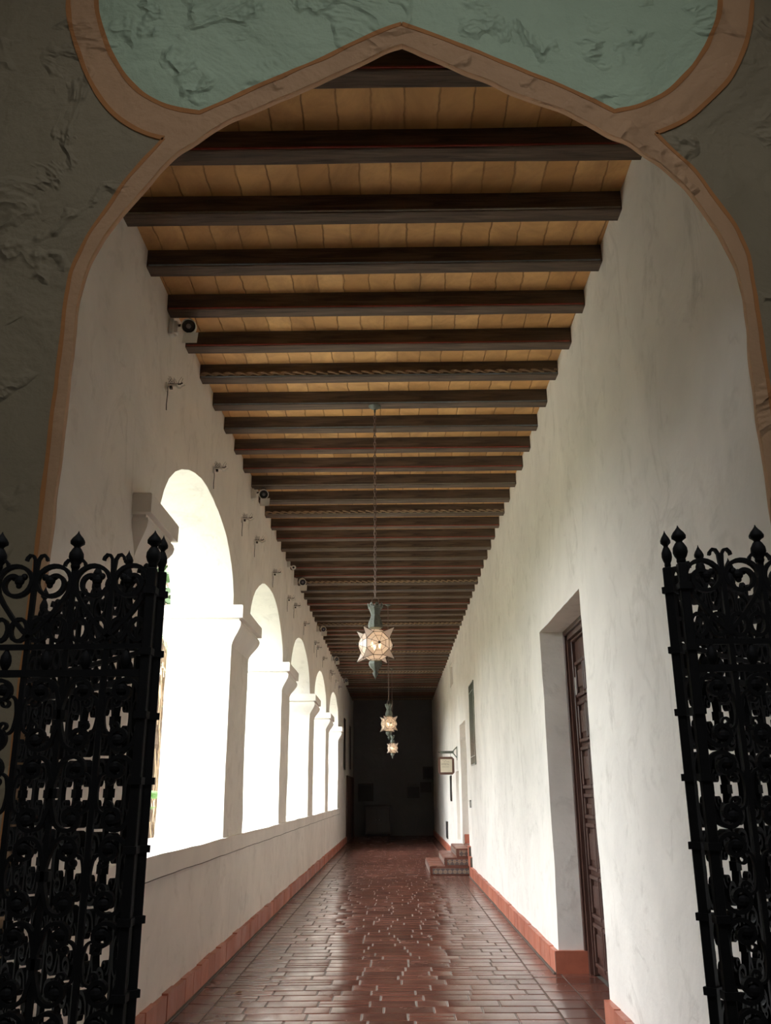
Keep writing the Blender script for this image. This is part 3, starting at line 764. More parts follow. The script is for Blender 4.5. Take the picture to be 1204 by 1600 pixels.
# ------------------------------------------------------------------ star lanterns
def lantern(loc, chain_top, label):
    root = thing('star_lantern', label, 'lantern', loc, math.radians(14), 'star lanterns hanging along the corridor')
    d = .099; e_ = d*(math.sqrt(2)-1)
    V = []
    for perm in range(3):
        for sx in (-1, 1):
            for sy_2 in (-1, 1):
                for sz in (-1, 1):
                    p = [sx*d, sy_2*d, sz*d]; p[perm] = [sx, sy_2, sz][perm]*e_; V.append(Vector(p))
    octs = []
    for ax in range(3):
        for sg in (-1, 1):
            vs = [v_ for v_ in V if abs(v_[ax]-sg*d) < 1e-6]
            a1, a2 = (ax+1) % 3, (ax+2) % 3
            vs.sort(key=lambda q: math.atan2(q[a2], q[a1])); octs.append((ax, sg, vs))
    glass, lines = new_bm(), new_bm()
    def face(*ps):
        glass.faces.new([glass.verts.new(p) for p in ps])
    for ax, sg, vs in octs:
        boss = Vector((0, 0, 0)); boss[ax] = sg*(d+.058)
        if ax == 2:     # top and bottom necks
            nk = []
            for v_ in vs:
                q = v_*.5; q[ax] = sg*(d+.030); nk.append(q)
            for i in range(8):
                j = (i+1) % 8; face(vs[i], vs[j], nk[j], nk[i])
                tube(lines, [vs[i], vs[j]], .0022, 5); tube(lines, [nk[i], nk[j]], .0022, 5); tube(lines, [vs[i], nk[i]], .0022, 5)
            continue
        mid = []
        for v_ in vs:
            q = v_.lerp(boss, .36); q[ax] = sg*(d+.026); mid.append(q)
        for i in range(8):
            j = (i+1) % 8
            face(vs[i], vs[j], mid[j], mid[i]); face(mid[i], mid[j], boss)
            tube(lines, [vs[i], vs[j]], .0030, 5); tube(lines, [mid[i], mid[j]], .0016, 5); tube(lines, [vs[i], mid[i], boss], .0018, 5)
        lathe_m = Vector((0, 0, 1)).rotation_difference(boss.normalized()).to_matrix().to_4x4(); lathe_m.translation = boss - boss.normalized()*.008
        lathe(lines, [(.012, 0), (.012, .008), (.006, .016), (.001, .018)], 8, mtx=lathe_m)
    for sx in (-1, 1):
        for sy_2 in (-1, 1):
            for sz in (-1, 1):
                tri = [Vector((sx*e_, sy_2*d, sz*d)), Vector((sx*d, sy_2*e_, sz*d)), Vector((sx*d, sy_2*d, sz*e_))]
                tip = Vector((sx, sy_2, sz))*d*1.40
                for i in range(3):
                    face(tri[i], tri[(i+1) % 3], tip); tube(lines, [tri[i], tip], .0018, 5)
                bmesh.ops.create_uvsphere(lines, u_segments=6, v_segments=4, radius=.005, matrix=Matrix.Translation(tip))
    bmesh.ops.remove_doubles(glass, verts=glass.verts, dist=1e-5); bmesh.ops.recalc_face_normals(glass, faces=glass.faces)
    g = finish(glass, 'glass_star', 'glass', root); g['label'] = 'milky glass panes'
    finish(lines, 'lead_cames', 'came', root)
    bm = new_bm()
    lathe(bm, [(.052, .142), (.062, .150), (.066, .175), (.060, .205), (.046, .235), (.038, .262), (.040, .272), (.050, .300), (.058, .318), (.066, .325), (.066, .332), (.050, .332), (.030, .34), (.010, .345)], 8, ph=PI/8)
    for i in range(8):
        a_ = 2*PI*i/8
        mt = Matrix.Rotation(a_, 4, 'Z') @ Matrix.Translation((.062, 0, .345)) @ Matrix.Rotation(.25, 4, 'Y')
        lathe(bm, [(.001, -.020), (.017, -.012), (.020, 0), (.015, .014), (.002, .024)], 8, mtx=mt @ Matrix.Diagonal((.25, 1, 1, 1)))
    finish(bm, 'crown', 'patina', root)
    bm = new_bm()
    for i in range(8):
        a_ = 2*PI*i/8
        mt = Matrix.Rotation(a_, 4, 'Z') @ Matrix.Translation((.069, 0, .345)) @ Matrix.Rotation(PI/2, 4, 'Y')
        lathe(bm, [(.007, 0), (.007, .002)], 8, mtx=mt)
        for zz_ in (.175, .195, .215):
            lathe(bm, [(.003, 0), (.003, .002)], 6, mtx=Matrix.Rotation(a_, 4, 'Z') @ Matrix.Translation((.0605-(zz_-.175)*.22, 0, zz_)) @ Matrix.Rotation(PI/2, 4, 'Y'))
    finish(bm, 'piercings', 'came', root)
    bm = new_bm()
    lathe(bm, [(.050, -.138), (.058, -.150), (.060, -.168), (.050, -.190), (.030, -.212), (.018, -.222), (.016, -.232), (.026, -.240), (.024, -.252), (.014, -.268), (.004, -.290), (.001, -.300)][::-1], 8, ph=PI/8)
    finish(bm, 'bottom_finial', 'patina', root)
    bm = new_bm()
    for (bx, by, bz) in ((.035, -.02, -.005), (-.035, -.025, .0), (0, .04, -.01)):
        lathe(bm, [(.003, -.028), (.010, -.018), (.013, -.002), (.009, .014), (.002, .026)], 10, (bx, by, bz))
    finish(bm, 'bulbs', 'bulb', root, smooth=True)
    # bail and chain
    bm = new_bm(); zt = chain_top-loc[2]
    tube(bm, [(.030*math.cos(a_), 0, .385+.045*math.sin(a_)) for a_ in [i*PI/10 for i in range(11)]], .003, 6)
    tube(bm, [(.030, 0, .385), (.030, 0, .335)], .003, 6); tube(bm, [(-.030, 0, .385), (-.030, 0, .335)], .003, 6)
    z_ = .425; k = 0
    while z_ < zt-.075:
        pts = []
        for i in range(12):
            a_ = 2*PI*i/12; u_ = .0105*math.cos(a_); w_2 = .0115*math.sin(a_) + (.0085 if math.sin(a_) > 0 else -.0085)
            pts.append((u_, 0, z_+w_2+.018) if k % 2 else (0, u_, z_+w_2+.018))
        tube(bm, pts, .0042, 5, closed=True)
        z_ += .0335; k += 1
    finish(bm, 'chain', 'chain', root, smooth=True)
    bm = new_bm()
    lathe(bm, [(.006, zt-.075), (.010, zt-.060), (.010, zt-.035), (.030, zt-.028), (.055, zt-.012), (.060, zt-.002)], 16)
    finish(bm, 'ceiling_canopy', 'patina', root, smooth=True)
    L = bpy.data.lights.new('lantern_light', 'POINT'); L.energy = 1.1; L.color = (1, .72, .42); L.shadow_soft_size = .04
    lo = bpy.data.objects.new('lantern_light', L); COL.objects.link(lo); lo.parent = root; lo.location = (0, 0, .0)
    return root
lantern((-.170, 7.68, 2.785), ZB-.006, 'large near star lantern of milky glass with green metal crown, on a chain')
lantern((-.128, 16.9, 2.79), ZB-.006, 'second star lantern down the corridor, glowing, between the two others')
lantern((-.097, 26.1, 2.79), ZB-.008, 'farthest star lantern, small and glowing in front of the dark end')

# ------------------------------------------------------------------ spotlights on the left wall
def spotlight(y, z_, label, src=None):
    if src: return dup(src, (XL, y, z_), 0, label)
    root = thing('spotlight', label, 'spotlight', (XL, y, z_), 0, 'spotlights under the ceiling on the arcade wall')
    bm = new_bm()
    box(bm, .0, .035, -.035, .035, -.06, .07, bev=.004); box(bm, .03, .065, -.028, .028, -.055, .055, bev=.008)
    finish(bm, 'junction_box', 'white_metal', root)
    bm = new_bm()
    tube(bm, [(.05, 0, .02), (.09, -.0, .03), (.115, -.02, .01)], .009, 8)
    finish(bm, 'swivel_arm', 'wire', root, smooth=True)
    mt = Matrix.Translation((.150, -.02, .0)) @ Matrix.Rotation(math.radians(12), 4, 'Z') @ Matrix.Rotation(math.radians(90+22), 4, 'X')
    bm = new_bm()
    lathe(bm, [(.020, -.10), (.052, -.085), (.058, -.06), (.058, .065), (.054, .070), (.050, .060), (.050, .0)], 24, mtx=mt, caps=True)
    h = finish(bm, 'lamp_housing', 'white_metal', root, smooth=True)
    bm = new_bm(); lathe(bm, [(.0495, .048), (.047, .052), (.030, .045), (.020, .042)], 24, mtx=mt); finish(bm, 'lens', 'lens', h, smooth=True)
    bm = new_bm(); lathe(bm, [(.020, .045), (.019, .055), (.010, .060), (.001, .061)], 16, mtx=mt); finish(bm, 'bulb_reflector', 'bulb_glass', h, smooth=True)
    bm = new_bm()
    rows = []; p0 = mt @ Vector((.02, -.050, .045))
    for q in range(9):
        u_ = -1+2*q/8; x = p0.x+.056*u_; yy = p0.y-.012*(1-u_*u_)
        rows.append([bm.verts.new((x, yy-.10*t_*.3, p0.z+.006*u_*u_-.105*t_)) for t_ in (0, 1)])
    for a, b in zip(rows, rows[1:]): bm.faces.new((a[0], b[0], b[1], a[1]))
    r = bmesh.ops.solidify(bm, geom=bm.faces[:], thickness=.002)
    finish(bm, 'glare_shield', 'white_metal', root, smooth=True)
    bm = new_bm(); tube(bm, [(.115+.03*0, -.0, .045), (.12, -.0, .075), (.145, .0, .088), (.168, .0, .075), (.172, .0, .045)], .003, 6)
    finish(bm, 'cable', 'wire', root, smooth=True)
    return root
sp1 = spotlight(6.0, 4.955, 'white cylindrical spotlight nearest the archway, its round dark lens facing the viewer')
for y_, lb in ((9.98, 'white spotlight under the beams above the first arcade pier'), (14.56, 'white spotlight under the beams above the second arcade pier'),
               (19.02, 'white spotlight above the third arcade pier'), (23.48, 'small distant spotlight above the fourth arcade pier'),
               (28.1, 'faint farthest spotlight beyond the last arch')):
    spotlight(y_, 4.965, lb, sp1)
# small security camera beside the third spotlight
r_ = thing('security_camera', 'tiny white security camera just before the third spotlight', 'camera', (XL, 13.6, 4.98))
bm = new_bm(); box(bm, 0, .05, -.03, .03, .0, .10, bev=.006); tube(bm, [(.04, 0, .02), (.10, -.02, .0)], .012, 8); finish(bm, 'mount', 'white_metal', r_)
bm = new_bm(); lathe(bm, [(.020, -.05), (.034, -.03), (.036, .03), (.030, .034), (.018, .034)], 16, mtx=Matrix.Translation((.11, -.03, -.01)) @ Matrix.Rotation(math.radians(105), 4, 'X')); finish(bm, 'camera_body', 'white_metal', r_, smooth=True)
bm = new_bm(); lathe(bm, [(.017, .034), (.014, .038), (.003, .039)], 16, mtx=Matrix.Translation((.11, -.03, -.01)) @ Matrix.Rotation(math.radians(105), 4, 'X')); finish(bm, 'camera_lens', 'lens', r_)

# ------------------------------------------------------------------ wall brackets with wire spikes
def bracket(y, z_, label, first=None, seed=1):
    if first: return dup(first, (XL, y, z_), 0, label)
    rnd = random.Random(seed)
    root = thing('spike_bracket', label, 'bracket', (XL, y, z_), 0, 'spiked brackets along the arcade wall')
    bm = new_bm()
    box(bm, -.01, .008, -.016, .016, -.045, .02); box(bm, 0, .085, -.012, .012, -.008, .006)
    tube(bm, [(.07, 0, -.002), (.088, 0, -.020), (.105, 0, -.022), (.120, 0, -.008), (.140, 0, .002)], .006, 6)
    finish(bm, 'arm', 'white_metal', root)
    bm = new_bm()
    for i in range(16):
        x = .005+.10*rnd.random(); a_ = rnd.uniform(-.7, .7); b_ = rnd.uniform(-.6, .6); l = rnd.uniform(.03, .07)
        tube(bm, [(x, rnd.uniform(-.01, .01), .004), (x+l*.4*math.sin(a_), l*.4*b_, .004+l*.5), (x+l*math.sin(a_), l*b_, .004+l)], .0013, 4)
    tube(bm, [(.0, 0, .008), (.03, .004, .014), (.06, -.004, .006), (.10, 0, .010), (.12, 0, .02)], .006, 5)
    finish(bm, 'wire_spikes', 'wire', root)
    bm = new_bm(); box(bm, .025, .045, -.014, .010, -.030, -.008); finish(bm, 'clip', 'lens', root)
    bm = new_bm(); tube(bm, [(.008, .004, .0), (.010, .006, -.07), (.008, .003, -.15), (.010, .005, -.20)], .0035, 5); finish(bm, 'hanging_wire', 'wire', root, smooth=True)
    return root
B = [(6.03, 'nearest, left of the first arch crown'), (7.82, 'over the far slope of the first arch'), (9.42, 'first of two over the first pier'),
     (10.33, 'second of two over the first pier'), (11.99, 'over the crown of the second arch'), (13.70, 'first of two over the second pier'), (14.62, 'second of two over the second pier'),
     (16.27, 'over the third arch'), (18.45, 'first of two over the third pier'), (19.08, 'second of two over the third pier'), (20.69, 'over the fourth arch'),
     (23.0, 'first of two over the fourth pier'), (23.5, 'second of two over the fourth pier'), (25.06, 'over the fifth arch'), (26.5, 'farthest, past the fifth arch')]
b0 = None
for y_, lb in B:
    o = bracket(y_, 4.49 if y_ < 14 else 4.56, 'small white bracket with dark wire spikes, ' + lb, b0)
    b0 = b0 or o

# ------------------------------------------------------------------ door 1 : panelled timber door in the first recess
ya, yb_ = D1[0], D1[1]
root = thing('door_1', 'dark brown panelled timber door set in the near plaster recess', 'door', (XR+.25, 0, 0)); root['kind'] = 'structure'
bm = new_bm()
for (a, b, z0_, z1_) in ((ya, ya+.10, 0, 3.09), (yb_-.10, yb_, 0, 3.09), (ya, yb_, 2.99, 3.09)):
    box(bm, 0, .11, a, b, z0_, z1_)
for (a, b, z0_, z1_) in ((ya, ya+.045, 0, 3.09), (yb_-.045, yb_, 0, 3.09), (ya, yb_, 3.04, 3.09)):
    box(bm, -.025, .0, a, b, z0_, z1_, bev=.006)
for (a, b, z0_, z1_) in ((yb_-.125, yb_-.10, 0, 2.99), (ya+.10, ya+.125, 0, 2.99), (ya+.1, yb_-.1, 2.965, 2.99)):
    box(bm, .03, .08, a, b, z0_, z1_, bev=.005)
finish(bm, 'door_frame', 'door', root)
mid_y = (ya+yb_)/2
for side, (a, b) in enumerate(((ya+.125, mid_y-.004), (mid_y+.004, yb_-.125))):
    bm = new_bm(); box(bm, .065, .11, a, b, .02, 2.965)
    leaf = finish(bm, 'door_leaf', 'door', root)
    cols_ = 2; cwid = (b-a-.06)/cols_
    hs = [.40, .40, .44, .26, .42, .42, .38]; z_ = .06
    for h in hs:
        for c_ in range(cols_):
            y0_, y1_ = a+.03+c_*cwid+.02, a+.03+(c_+1)*cwid-.02; z0_, z1_ = z_+.02, z_+h-.02
            bm = new_bm()
            t = .035
            for (p, q, r0, r1) in ((y0_, y1_, z0_, z0_+t), (y0_, y1_, z1_-t, z1_), (y0_, y0_+t, z0_+t, z1_-t), (y1_-t, y1_, z0_+t, z1_-t)):
                box(bm, .036, .066, p, q, r0, r1, bev=.006)
            yy0, yy1, zz0, zz1 = y0_+.075, y1_-.075, z0_+.085, z1_-.085
            if yy1-yy0 > .03:
                box(bm, .045, .066, yy0, yy1, zz0, zz1, bev=.008)
            finish(bm, 'coffer', 'door', leaf)
        z_ += h
bm = new_bm(); tube(bm, [(.05, yb_-.14, 2.45), (.05, yb_-.14, 2.62)], .012, 8); finish(bm, 'hinge', 'plate', root)

# ------------------------------------------------------------------ tiled steps to the second doorway
root = thing('tiled_steps', 'three terracotta steps with patterned riser tiles up to the raised doorway', 'steps', (0, 0, 0))
XS = XR-.022
for i, (x0_, h0, h1, ye) in enumerate(((.655, 0, .165, 21.65), (.95, .165, .33, 21.2), (1.19, .33, .50, 20.75))):
    areas = []
    x = x0_
    nx_ = max(1, round((XS-x0_)/.27)); wx = (XS-x0_)/nx_; ny_ = round((ye-18.88)/.28); wy = (ye-18.88)/ny_
    for a in range(nx_):
        for b in range(ny_): areas.append((x0_+a*wx, x0_+(a+1)*wx, 18.88+b*wy, 18.88+(b+1)*wy))
    me = paved('step', ['step_tread'], areas, .006, tilt=.001)
    bmf = bmesh.new(); bmf.from_mesh(me); bmesh.ops.translate(bmf, verts=bmf.verts, vec=(0, 0, h1))
    box(bmf, x0_+.004, XS, 18.884, ye-.004, h0 if i == 0 else h0-.01, h1-.008, mi=1)
    box(bmf, x0_-.004, XS, 18.876, ye, h1-.035, h1-.006, mi=0)
    bmf.to_mesh(me); bmf.free(); me.materials.append(M['step_tread'])
    for p in me.polygons: p.use_smooth = False
    st = bpy.data.objects.new('step', me); COL.objects.link(st); st.parent = root
    bm = new_bm()
    box(bm, x0_+.05, XS-.01, 18.870, 18.884, h0+.025, h1-.038)
    box(bm, x0_-.010, x0_+.004, 18.92, ye-.05, h0+.025, h1-.038)
    o = finish(bm, 'patterned_riser', 'riser', st); o['label'] = 'blue and cream patterned riser tiles'
# landing inside the doorway
bm = new_bm(); box(bm, XR-.01, XR+.365, 18.96, 20.74, .02, .50); struct(finish(bm, 'floor_landing', 'step_tread'))
root = thing('door_2', 'plain pale door at the back of the raised doorway recess', 'door', (0, 0, 0)); root['kind'] = 'structure'
bm = new_bm(); box(bm, XR+.30, XR+.355, 18.98, 20.72, .51, 3.0); finish(bm, 'door_leaf', 'sill', root)

# ------------------------------------------------------------------ tile picture on the right wall
root = thing('tile_picture', 'tall glazed tile picture, green above and russet below, on the right wall', 'picture', (0, 0, 0))
bm = new_bm(); box(bm, XR-.014, XR+.01, 16.75, 17.75, 2.05, 3.57); finish(bm, 'tile_panel', 'tile_picture', root)
bm = new_bm()
for (a, b, c_, d_) in ((16.75, 17.75, 2.05, 2.07), (16.75, 17.75, 3.55, 3.57), (16.75, 16.77, 2.05, 3.57), (17.73, 17.75, 2.05, 3.57), (16.75, 17.75, 2.20, 2.215), (16.75, 17.75, 3.40, 3.41)):
    box(bm, XR-.018, XR-.012, a, b, c_, d_)
finish(bm, 'tile_border', 'plate', root)

# ------------------------------------------------------------------ hanging sign on a bracket
root = thing('hanging_sign', 'cream notice board in a brown frame hanging from a dark bracket past the steps', 'sign', (0, 21.9, 0))
sx0, sx1, sz0, sz1 = 1.0, 1.385, 1.97, 2.38
def oct_pts(x0, x1, z0, z1, c_): return [(x0+c_, z0), (x1-c_, z0), (x1, z0+c_), (x1, z1-c_), (x1-c_, z1), (x0+c_, z1), (x0, z1-c_), (x0, z0+c_)]
def slab(bm, pts, y0_, y1_):
    a = [bm.verts.new((p[0], y0_, p[1])) for p in pts]; b = [bm.verts.new((p[0], y1_, p[1])) for p in pts]
    bm.faces.new(a); bm.faces.new(b[::-1])
    for i in range(len(pts)): bm.faces.new((a[i], b[i], b[(i+1) % len(pts)], a[(i+1) % len(pts)]))
bm = new_bm(); slab(bm, oct_pts(sx0, sx1, sz0, sz1, .05), -.03, .03); bmesh.ops.recalc_face_normals(bm, faces=bm.faces)
fr_ = finish(bm, 'sign_frame', 'sign_wood', root)
bm = new_bm(); box(bm, sx0+.055, sx1-.055, -.034, -.028, sz0+.055, sz1-.055); finish(bm, 'sign_panel', 'paper', root)
bm = new_bm()
rnd = random.Random(3)
for zz_, segs in ((.315, [(.09, .13), (.15, .19)]), (.288, [(.13, .16), (.18, .25)]), (.245, [(.07, .15), (.16, .24)]), (.222, [(.07, .12), (.13, .19), (.20, .25)]), (.172, [(.08, .15), (.165, .25)])):
    for a, b in segs:
        x = a
        while x < b:
            wv = rnd.uniform(.006, .010); hh = rnd.uniform(.010, .016)
            box(bm, sx0+x+.01, sx0+x+.01+wv*.6, -.036, -.034, sz0+zz_, sz0+zz_+hh); x += wv+.003
finish(bm, 'faded_lettering', 'ink', root)
bm = new_bm()
box(bm, XR-.012, XR+.005, -.03, .03, 2.30, 2.62)
tube(bm, [(XR-.01, 0, 2.60), (XR-.07, 0, 2.54), (XR-.10, 0, 2.50)], .014, 6); tube(bm, [(XR-.01, 0, 2.36), (XR-.06, 0, 2.42), (XR-.10, 0, 2.47)], .014, 6)
box(bm, sx0+.06, XR-.08, -.012, .012, 2.455, 2.515); tube(bm, [(sx0+.07, 0, 2.485), (sx0+.03, 0, 2.48), (sx0+.01, 0, 2.50)], .012, 6)
for x in (sx0+.10, sx1-.08): tube(bm, [(x, 0, 2.46), (x, 0, 2.375)], .004, 5)
finish(bm, 'wall_bracket', 'patina', root)

# small fittings on the right wall
for (y0_, y1_, z0_, z1_, nm, lb, mt_) in ((24.3, 24.7, 1.35, 2.0, 'notice_board', 'narrow dark notice board on the right wall behind the hanging sign', 'dark_frame'),
                                     (26.6, 27.3, .32, .78, 'vent_grille', 'dark rectangular vent grille low on the right wall', 'dark_frame'),
                                     (18.15, 18.25, 1.28, 1.42, 'wall_switch', 'small pale switch plate beside the raised doorway', 'plate')):
    r_ = thing(nm, lb, nm.split('_')[-1], (XR, (y0_+y1_)/2, (z0_+z1_)/2))
    hy, hz_ = (y1_-y0_)/2, (z1_-z0_)/2
    bm = new_bm()
    for (a, b, c_, d_) in ((-hy, hy, -hz_, -hz_+.02), (-hy, hy, hz_-.02, hz_), (-hy, -hy+.02, -hz_, hz_), (hy-.02, hy, -hz_, hz_)): box(bm, -.03, .01, a, b, c_, d_)
    finish(bm, 'frame', mt_, r_)
    bm = new_bm(); box(bm, -.018, .01, -hy+.01, hy-.01, -hz_+.01, hz_-.01)
    finish(bm, 'panel', 'plate' if nm == 'wall_switch' else 'picture', r_)

# ------------------------------------------------------------------ furniture at the dark far end
def framed(name, x0_, x1_, z0_, z1_, label, glass_=False):
    r_ = thing(name, label, 'picture', ((x0_+x1_)/2, Y1, (z0_+z1_)/2), 0, 'framed pictures on the far wall')
    hx, hz_ = (x1_-x0_)/2, (z1_-z0_)/2; bm = new_bm()
    for (a, b, c_, d_) in ((-hx, hx, -hz_, -hz_+.05), (-hx, hx, hz_-.05, hz_), (-hx, -hx+.05, -hz_, hz_), (hx-.05, hx, -hz_, hz_)): box(bm, a, b, -.05, .02, c_, d_, bev=.006)
    finish(bm, 'picture_frame', 'dark_frame', r_)
    bm = new_bm(); box(bm, -hx+.03, hx-.03, -.02, .02, -hz_+.03, hz_-.03); finish(bm, 'canvas', 'picture', r_)
framed('framed_picture', -1.50, -.90, 1.27, 1.93, 'dark framed picture on the left of the far wall, over the cabinet')
framed('framed_picture', .42, .90, 1.38, 1.79, 'lowest dark framed picture on the right of the far wall')
framed('framed_picture', .93, 1.36, 1.59, 1.97, 'dark framed picture on the far wall, upper right of the lowest one')
framed('framed_picture', 1.05, 1.44, 2.08, 2.56, 'topmost dark framed picture in the right corner of the far wall')
r_ = thing('cabinet', 'low dark wooden cabinet against the far wall', 'cabinet', (-.72, 35.9, 0))
bm = new_bm(); box(bm, -.47, .47, -.22, .30, .08, 1.08, bev=.008); finish(bm, 'body', 'cabinet', r_)
bm = new_bm(); box(bm, -.52, .52, -.26, .32, 1.08, 1.13, bev=.008); finish(bm, 'top', 'cabinet', r_)
for sx in (-1, 1):
    bm = new_bm(); box(bm, -.21, .21, -.245, -.22, .16, 1.0, bev=.006); d_ = finish(bm, 'door', 'cabinet', r_, loc=(sx*.23, 0, 0))
    bm = new_bm(); bmesh.ops.create_uvsphere(bm, u_segments=10, v_segments=6, radius=.016, matrix=Matrix.Translation((-sx*.17, -.262, .6))); finish(bm, 'knob', 'plate', d_)
for sx in (-1, 1):
    for sy_2 in (-.18, .26):
        bm = new_bm(); box(bm, sx*.42-.03, sx*.42+.03, sy_2-.03, sy_2+.03, 0, .085); finish(bm, 'leg', 'cabinet', r_)
for i, (y0_, y1_, z0_, z1_) in enumerate(((31.3, 33.4, 0.0, 2.0), (33.6, 35.9, 0, 2.0))):
    root = thing('door_%d' % (3+i), ['dark closed timber door on the left beyond the last arch', 'second dark closed timber door on the left, next to the far wall'][i], 'door', (XL, 0, 0)); root['kind'] = 'structure'
    bm = new_bm(); box(bm, -.01, .05, y0_, y1_, 0, 2.15); finish(bm, 'door_leaf', 'door', root)
for nm, y_, z0_, z1_, lb in (('wall_hanging', 29.9, 2.3, 3.9, 'narrow dark wall hanging past the last arch, the nearer of two'), ('wall_hanging', 33.4, 2.4, 3.9, 'narrow dark wall hanging near the far corner, the farther of two')):
    r_ = thing(nm, lb, 'hanging', (XL, y_, z1_), 0, 'wall hangings on the dark left wall')
    bm = new_bm(); tube(bm, [(.03, -.34, 0), (.03, .34, 0)], .014, 8); finish(bm, 'rod', 'dark_frame', r_)
    bm = new_bm(); rows = []
    for i in range(17):
        yy = -.3+.6*i/16; rows.append([bm.verts.new((.03+.008*math.sin(i*1.3)*(j/6), yy, -(z1_-z0_)*j/6)) for j in range(7)])
    for a, b in zip(rows, rows[1:]):
        for j in range(6): bm.faces.new((a[j], b[j], b[j+1], a[j+1]))
    bmesh.ops.solidify(bm, geom=bm.faces[:], thickness=.006); finish(bm, 'cloth', 'cabinet', r_, smooth=True)

# fallen leaf on the floor
r_ = new_bm()
for sgn in (-1, 1):
    vs = [r_.verts.new((x, sgn*w_2, .004+abs(w_2)*.6+.01*math.sin(x*40))) for x, w_2 in ((-.05, .001), (-.02, .014), (.01, .016), (.045, .002))]
    v2 = [r_.verts.new((x, 0, .004)) for x in (-.05, -.02, .01, .045)]
    for i in range(3): r_.faces.new((vs[i], vs[i+1], v2[i+1], v2[i]))
bmesh.ops.solidify(r_, geom=r_.faces[:], thickness=.001)
lf = finish(r_, 'fallen_leaf', 'leaf_dry', loc=(-1.32, 8.05, .002)); lf.rotation_euler = (0, 0, .5)
tag(lf, 'small dry curled leaf lying on the tiles near the left baseboard', 'leaf')

# ------------------------------------------------------------------ garden outside the arcade
bm = new_bm(); box(bm, -60, XO-.04, -25, 60, -.3, -.05); struct(finish(bm, 'ground', 'garden'))
def blade(bm, p0, dirv, length, width, droop, seg=8, fold=.25):
    d_ = Vector(dirv).normalized(); side = d_.cross(Vector((0, 0, 1))); side = side.normalized() if side.length > .05 else Vector((1, 0, 0))
    p = Vector(p0); prev_ = None
    for i in range(seg+1):
        t = i/seg; wv = width*math.sin(PI*min(1, .12+.88*t))**.7*(1-t*.35) if t < 1 else .001
        c_ = p
        row = [bm.verts.new(c_-side*wv+Vector((0, 0, wv*fold))), bm.verts.new(c_), bm.verts.new(c_+side*wv+Vector((0, 0, wv*fold)))]
        if prev_:
            bm.faces.new((prev_[0], row[0], row[1], prev_[1])); bm.faces.new((prev_[1], row[1], row[2], prev_[2]))
        prev_ = row
        p = p + d_*length/seg; d_ = (d_ + Vector((0, 0, -droop/seg))).normalized()
# palm with a skirt of dry fronds
pr_ = thing('palm_tree', 'shaggy-trunked palm seen through the first arch beside the gate', 'palm', (-4.72, 16.4, -.05))
bm = new_bm(); rnd = random.Random(5)
prof = []
for i in range(40):
    z_ = i*.19; prof.append((.40+.05*math.sin(z_*3)+(.04 if i % 2 else 0), z_))
lathe(bm, prof, 18); finish(bm, 'trunk', 'bark', pr_)
bm = new_bm()
for i in range(420):
    a_ = rnd.uniform(0, 2*PI); z_ = rnd.uniform(.4, 7.2); rr_ = .44
    p0 = Vector((rr_*math.cos(a_), rr_*math.sin(a_), z_)); l = rnd.uniform(.5, 1.1)
    tube(bm, [p0, p0+Vector((.05*math.cos(a_), .05*math.sin(a_), -l*.5)), p0+Vector((.03*math.cos(a_+.3), .03*math.sin(a_+.3), -l))], rnd.uniform(.006, .016), 4)
o = finish(bm, 'dry_fibres', 'leaf_dry', pr_); o['kind'] = 'stuff'
bm = new_bm()
for i in range(26):
    a_ = 2*PI*i/26+rnd.uniform(-.1, .1); el = rnd.uniform(-.1, .9); l = rnd.uniform(1.7, 2.4)
    base = Vector((0, 0, 7.5)); d_ = Vector((math.cos(a_)*math.cos(el), math.sin(a_)*math.cos(el), math.sin(el)))
    pts = [base, base+d_*l*.6, base+d_*l+Vector((0, 0, -.35))]; tube(bm, pts, .02, 5)
    for q in range(11):
        f_ = (q-5)/5; sd = d_.cross(Vector((0, 0, 1))).normalized()
        blade(bm, pts[2], d_+sd*f_*1.3+Vector((0, 0, -.2*abs(f_))), 1.0, .03, .9, 4)
finish(bm, 'fronds', 'trunk_green', pr_)
bm = new_bm()
for i in range(60):
    a_ = rnd.uniform(0, 2*PI); z_ = rnd.uniform(2.4, 6.8)
    blade(bm, (.40*math.cos(a_), .40*math.sin(a_), z_), (math.cos(a_), math.sin(a_), -1.0), rnd.uniform(.6, 1.0), .02, 1.6, 5)
finish(bm, 'hanging_fronds', 'leaf_light', pr_)
# fan palm by the first arch
fp = thing('fan_palm', 'low fan palm with striped green leaves outside the first arch', 'plant', (-3.55, 11.6, -.05))
bm = new_bm()
for (hx, hy, hz_, az) in ((.05, -.1, 1.35, .3), (-.3, .1, 1.0, 2.2), (.15, .35, 1.55, 1.4), (-.2, -.4, .9, 4.4), (.3, -.3, .75, 5.4), (-.5, -.1, 1.3, 3.2)):
    hub = Vector((hx, hy, hz_)); tube(bm, [(0, 0, 0), hub*.5+Vector((0, 0, .1)), hub], .012, 5)
    d0 = Vector((math.cos(az), math.sin(az), .35)); sd = d0.cross(Vector((0, 0, 1))).normalized()
    for q in range(17):
        f_ = (q-8)/8*1.35
        blade(bm, hub, d0*math.cos(f_)+sd*math.sin(f_), .55, .035, .35, 5, .5)
finish(bm, 'leaves', 'leaf_light', fp)
